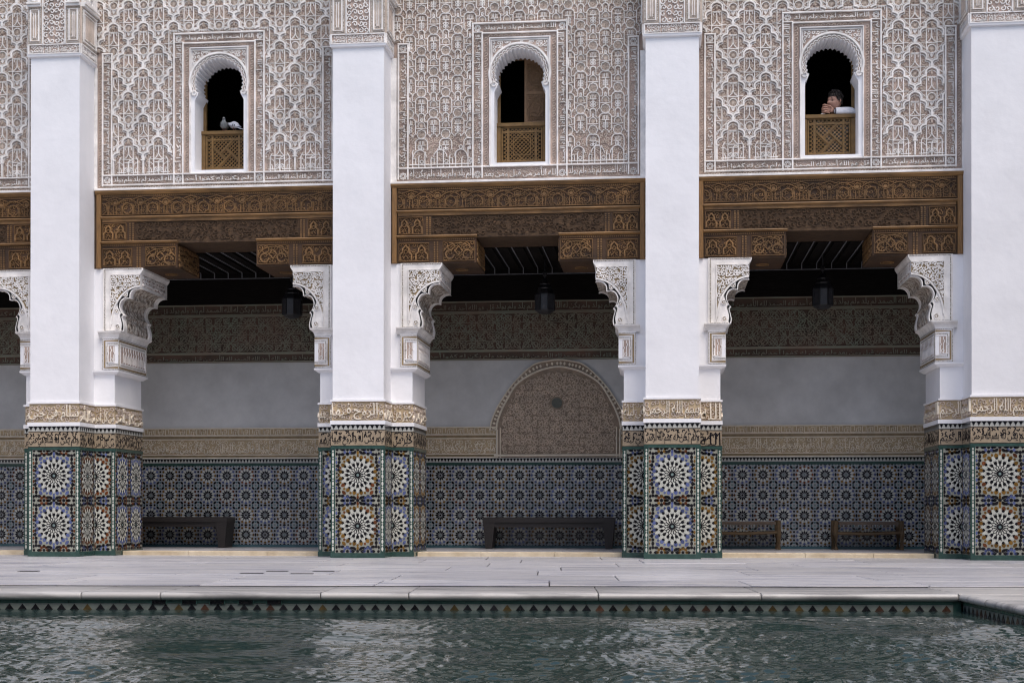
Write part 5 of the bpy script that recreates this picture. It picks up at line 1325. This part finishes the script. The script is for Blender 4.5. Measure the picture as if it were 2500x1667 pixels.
# body: one continuous skin, pelvis -> chest -> neck -> head base, both arms
el = px(2083, 255, .80); wr = px(2033, 255, .775)
V = [(.10, .55, -.02), (.09, .46, .30), (.08, .36, .60), (.06, .22, .86), (.03, .06, .97), (.005, -.05, 1.05),
     (.23, .17, .93), (el[0]-.005, el[1]+.02, zl+.045), (wr[0]+.01, wr[1], zl+.042),
     (-.13, .14, .93), (-.16, .06, zl-.03), (-.135, -.10, zl+.032), (.02, .56, -.1)]
E_ = [(0, 1), (1, 2), (2, 3), (3, 4), (4, 5), (3, 6), (6, 7), (7, 8), (3, 9), (9, 10), (10, 11)]
V = V[:12]
skin_mesh('body', V, E_, [(.17, .13), (.16, .12), (.17, .12), (.16, .11), (.062, .062), (.055, .055), (.075, .075), (.068, .062), (.044, .046), (.07, .07), (.050, .048), (.033, .034)], 'cloth_white', man)
# head
hc = Vector(px(2038, 233, .835)); hc.z = zl+.175
def head():
    n, mrows = 22, 18; mb = MB(); hh = .118
    face = Vector((-.80, -.60, 0)).normalized(); side = Vector((face.y, -face.x, 0))    # looks to the viewer's left, slightly down the court
    for j in range(mrows+1):
        v = -1+2*j/mrows; z = v*hh
        for k in range(n):
            a = 2*PI*k/n; f, s = math.cos(a), math.sin(a); r = math.sqrt(max(0, 1-v*v))**.85
            rf = .098*r*f; rs = .077*r*s
            if v < 0: rs *= 1-.30*v*v-.0; rf = rf*(1-.10*abs(v)) if f > 0 else rf*(1-.45*abs(v))
            if f > .75:
                nz = math.exp(-((v+.20)/.17)**2); rf += .034*nz*max(0, (f-.86)/.14)**1.0 if f > .86 else 0
                rf += .006*math.exp(-((v+.50)/.09)**2); rf += .010*math.exp(-((v+.80)/.14)**2); rf += .006*math.exp(-((v-.14)/.10)**2)
            if .5 < f < .985: rf -= .018*math.exp(-((v-.0)/.10)**2)
            mb.v.append(tuple(face*rf+side*rs+Vector((0, 0, z))))
    for j in range(mrows):
        for k in range(n): c = (k+1) % n; mb.f.append((j*n+k, j*n+c, (j+1)*n+c, (j+1)*n+k)); mb.m.append(0)
    h = mb.build('head', 'skin', man, tuple(hc), smooth=True)
    L2 = lambda f, s, z: tuple(face*f+side*s+Vector((0, 0, z)))
    for s in (-1, 1):
        b = MB(); ellipsoid_chain(b, [L2(.072, s*.034-.016, .000), L2(.076, s*.034, .001), L2(.068, s*.034+.016, .000)], [(.003, .003), (.011, .009), (.003, .003)], 8); b.build('eye', 'eye', h)
        b = MB(); b.tube([L2(.088, s*.018, .022), L2(.090, s*.034, .027), L2(.078, s*.056, .020)], [.004, .005, .002], n=6); b.build('eyebrow', 'hair', h)
        b = MB(); ellipsoid_chain(b, [L2(-.012, s*.074, -.035), L2(-.014, s*.083, -.015), L2(-.016, s*.086, .005), L2(-.012, s*.076, .022)], [(.006, .004), (.013, .008), (.016, .008), (.006, .004)], 8); b.build('ear', 'skin', h, smooth=True)
    b = MB(); b.tube([L2(.087, -.024, -.062), L2(.097, 0, -.060), L2(.087, .024, -.062)], [.003, .007, .003], n=6); b.build('mouth', 'lip', h)
    # short curly hair: a shell over the skull plus curls
    b = MB(); n2 = 20
    rows = []
    for j in range(9):
        v = math.sin(math.radians(2+11*j)); r = math.cos(math.radians(2+11*j))
        for k in range(n2):
            a = 2*PI*k/n2; f, s = math.cos(a), math.sin(a); rf = (.108 if f < 0 else .100)*r*f-.006; zz = .022+.115*v
            if j == 0: zz = (-.045 if f < -.1 else .052 if f > .45 else .0)
            b.v.append(L2(rf*(1.02 if j else .99), .087*r*s, zz))
    for j in range(8):
        for k in range(n2): c = (k+1) % n2; b.f.append((j*n2+k, j*n2+c, (j+1)*n2+c, (j+1)*n2+k)); b.m.append(0)
    b.f.append(tuple(8*n2+k for k in range(n2))); b.m.append(0)
    random.seed(5)
    for k in range(260):
        a = random.uniform(0, 2*PI); e = random.uniform(.15, 1.5); r = math.cos(e)
        if math.cos(a) > .5 and e < .42: continue
        p = Vector(L2(.105*r*math.cos(a)-.006, .090*r*math.sin(a), .022+.118*math.sin(e))); d = Vector((random.uniform(-1, 1), random.uniform(-1, 1), random.uniform(-.3, 1)))*.017
        b.tube([tuple(p), tuple(p+d), tuple(p+d*.6+Vector((random.uniform(-.012, .012), random.uniform(-.012, .012), -.004)))], [.008, .007, .002], n=5)
    b.build('hair', 'hair', h, smooth=True)
head()
# neck joins collar to head
b = MB(); b.tube([(.03, .07, .95), (hc.x*.5+.01, -.02, 1.02), (hc.x+.01, hc.y+.01, hc.z-.06)], [.058, .052, .050], n=12); b.build('neck', 'skin', man, smooth=True)
# clasped hands: palms from each wrist, fingers of both hands interlaced over each other
def hand(wrist, centre, sgn, name):
    w_ = Vector(wrist); c = Vector(centre); Q = 1.3; V = [tuple(w_), tuple(w_.lerp(c, .45)), tuple(c)]; Ed = [(0, 1), (1, 2)]; R = [(.024, .028), (.022, .034), (.018, .036)]
    for k in range(4):
        off = (k-1.5)*.0195*Q; base = c+Vector((-.006*sgn, -.004, off)); ln = (.036, .042, .040, .032)[k]
        k1 = base+Vector((-.020*sgn*1.0, -.018, .003))*Q; k2 = k1+Vector((-.026*sgn, .000, .001+.004*(k-1.5)))*(ln/.04)*Q; k3 = k2+Vector((-.014*sgn, .024, -.002))*Q
        i = len(V); V += [tuple(base), tuple(k1), tuple(k2), tuple(k3)]; Ed += [(2, i), (i, i+1), (i+1, i+2), (i+2, i+3)]; R += [.0125, .0115, .0105, .009]
    th = w_.lerp(c, .4)+Vector((0, -.018, .026)); i = len(V); V += [tuple(th), tuple(th+Vector((-.026*sgn, -.012, .022))), tuple(th+Vector((-.052*sgn, -.006, .026)))]; Ed += [(1, i), (i, i+1), (i+1, i+2)]; R += [.013, .0105, .0085]
    return skin_mesh(name, V, Ed, R, 'skin', man)
h1 = px(2021, 250, .765); w1 = (wr[0]+.012, wr[1]-.002, zl+.042)
hand(w1, (h1[0]+.012, h1[1], zl+.068), 1, 'hand'); hand((-.145, -.125, zl+.042), (h1[0]-.05, h1[1]+.02, zl+.060), -1, 'hand')
b = MB(); q = Vector(w1); b.tube([tuple(q+Vector((.012, 0, -.002))), tuple(q+Vector((.022, 0, -.002)))], .037, n=14); b.build('watch_strap', 'cloth_dark', man)
b = MB(); b.tube([tuple(q+Vector((.028, 0, 0))), tuple(q+Vector((.05, 0, 0)))], [.042, .044], n=14); b.build('cuff', 'cloth_white', man, smooth=True)
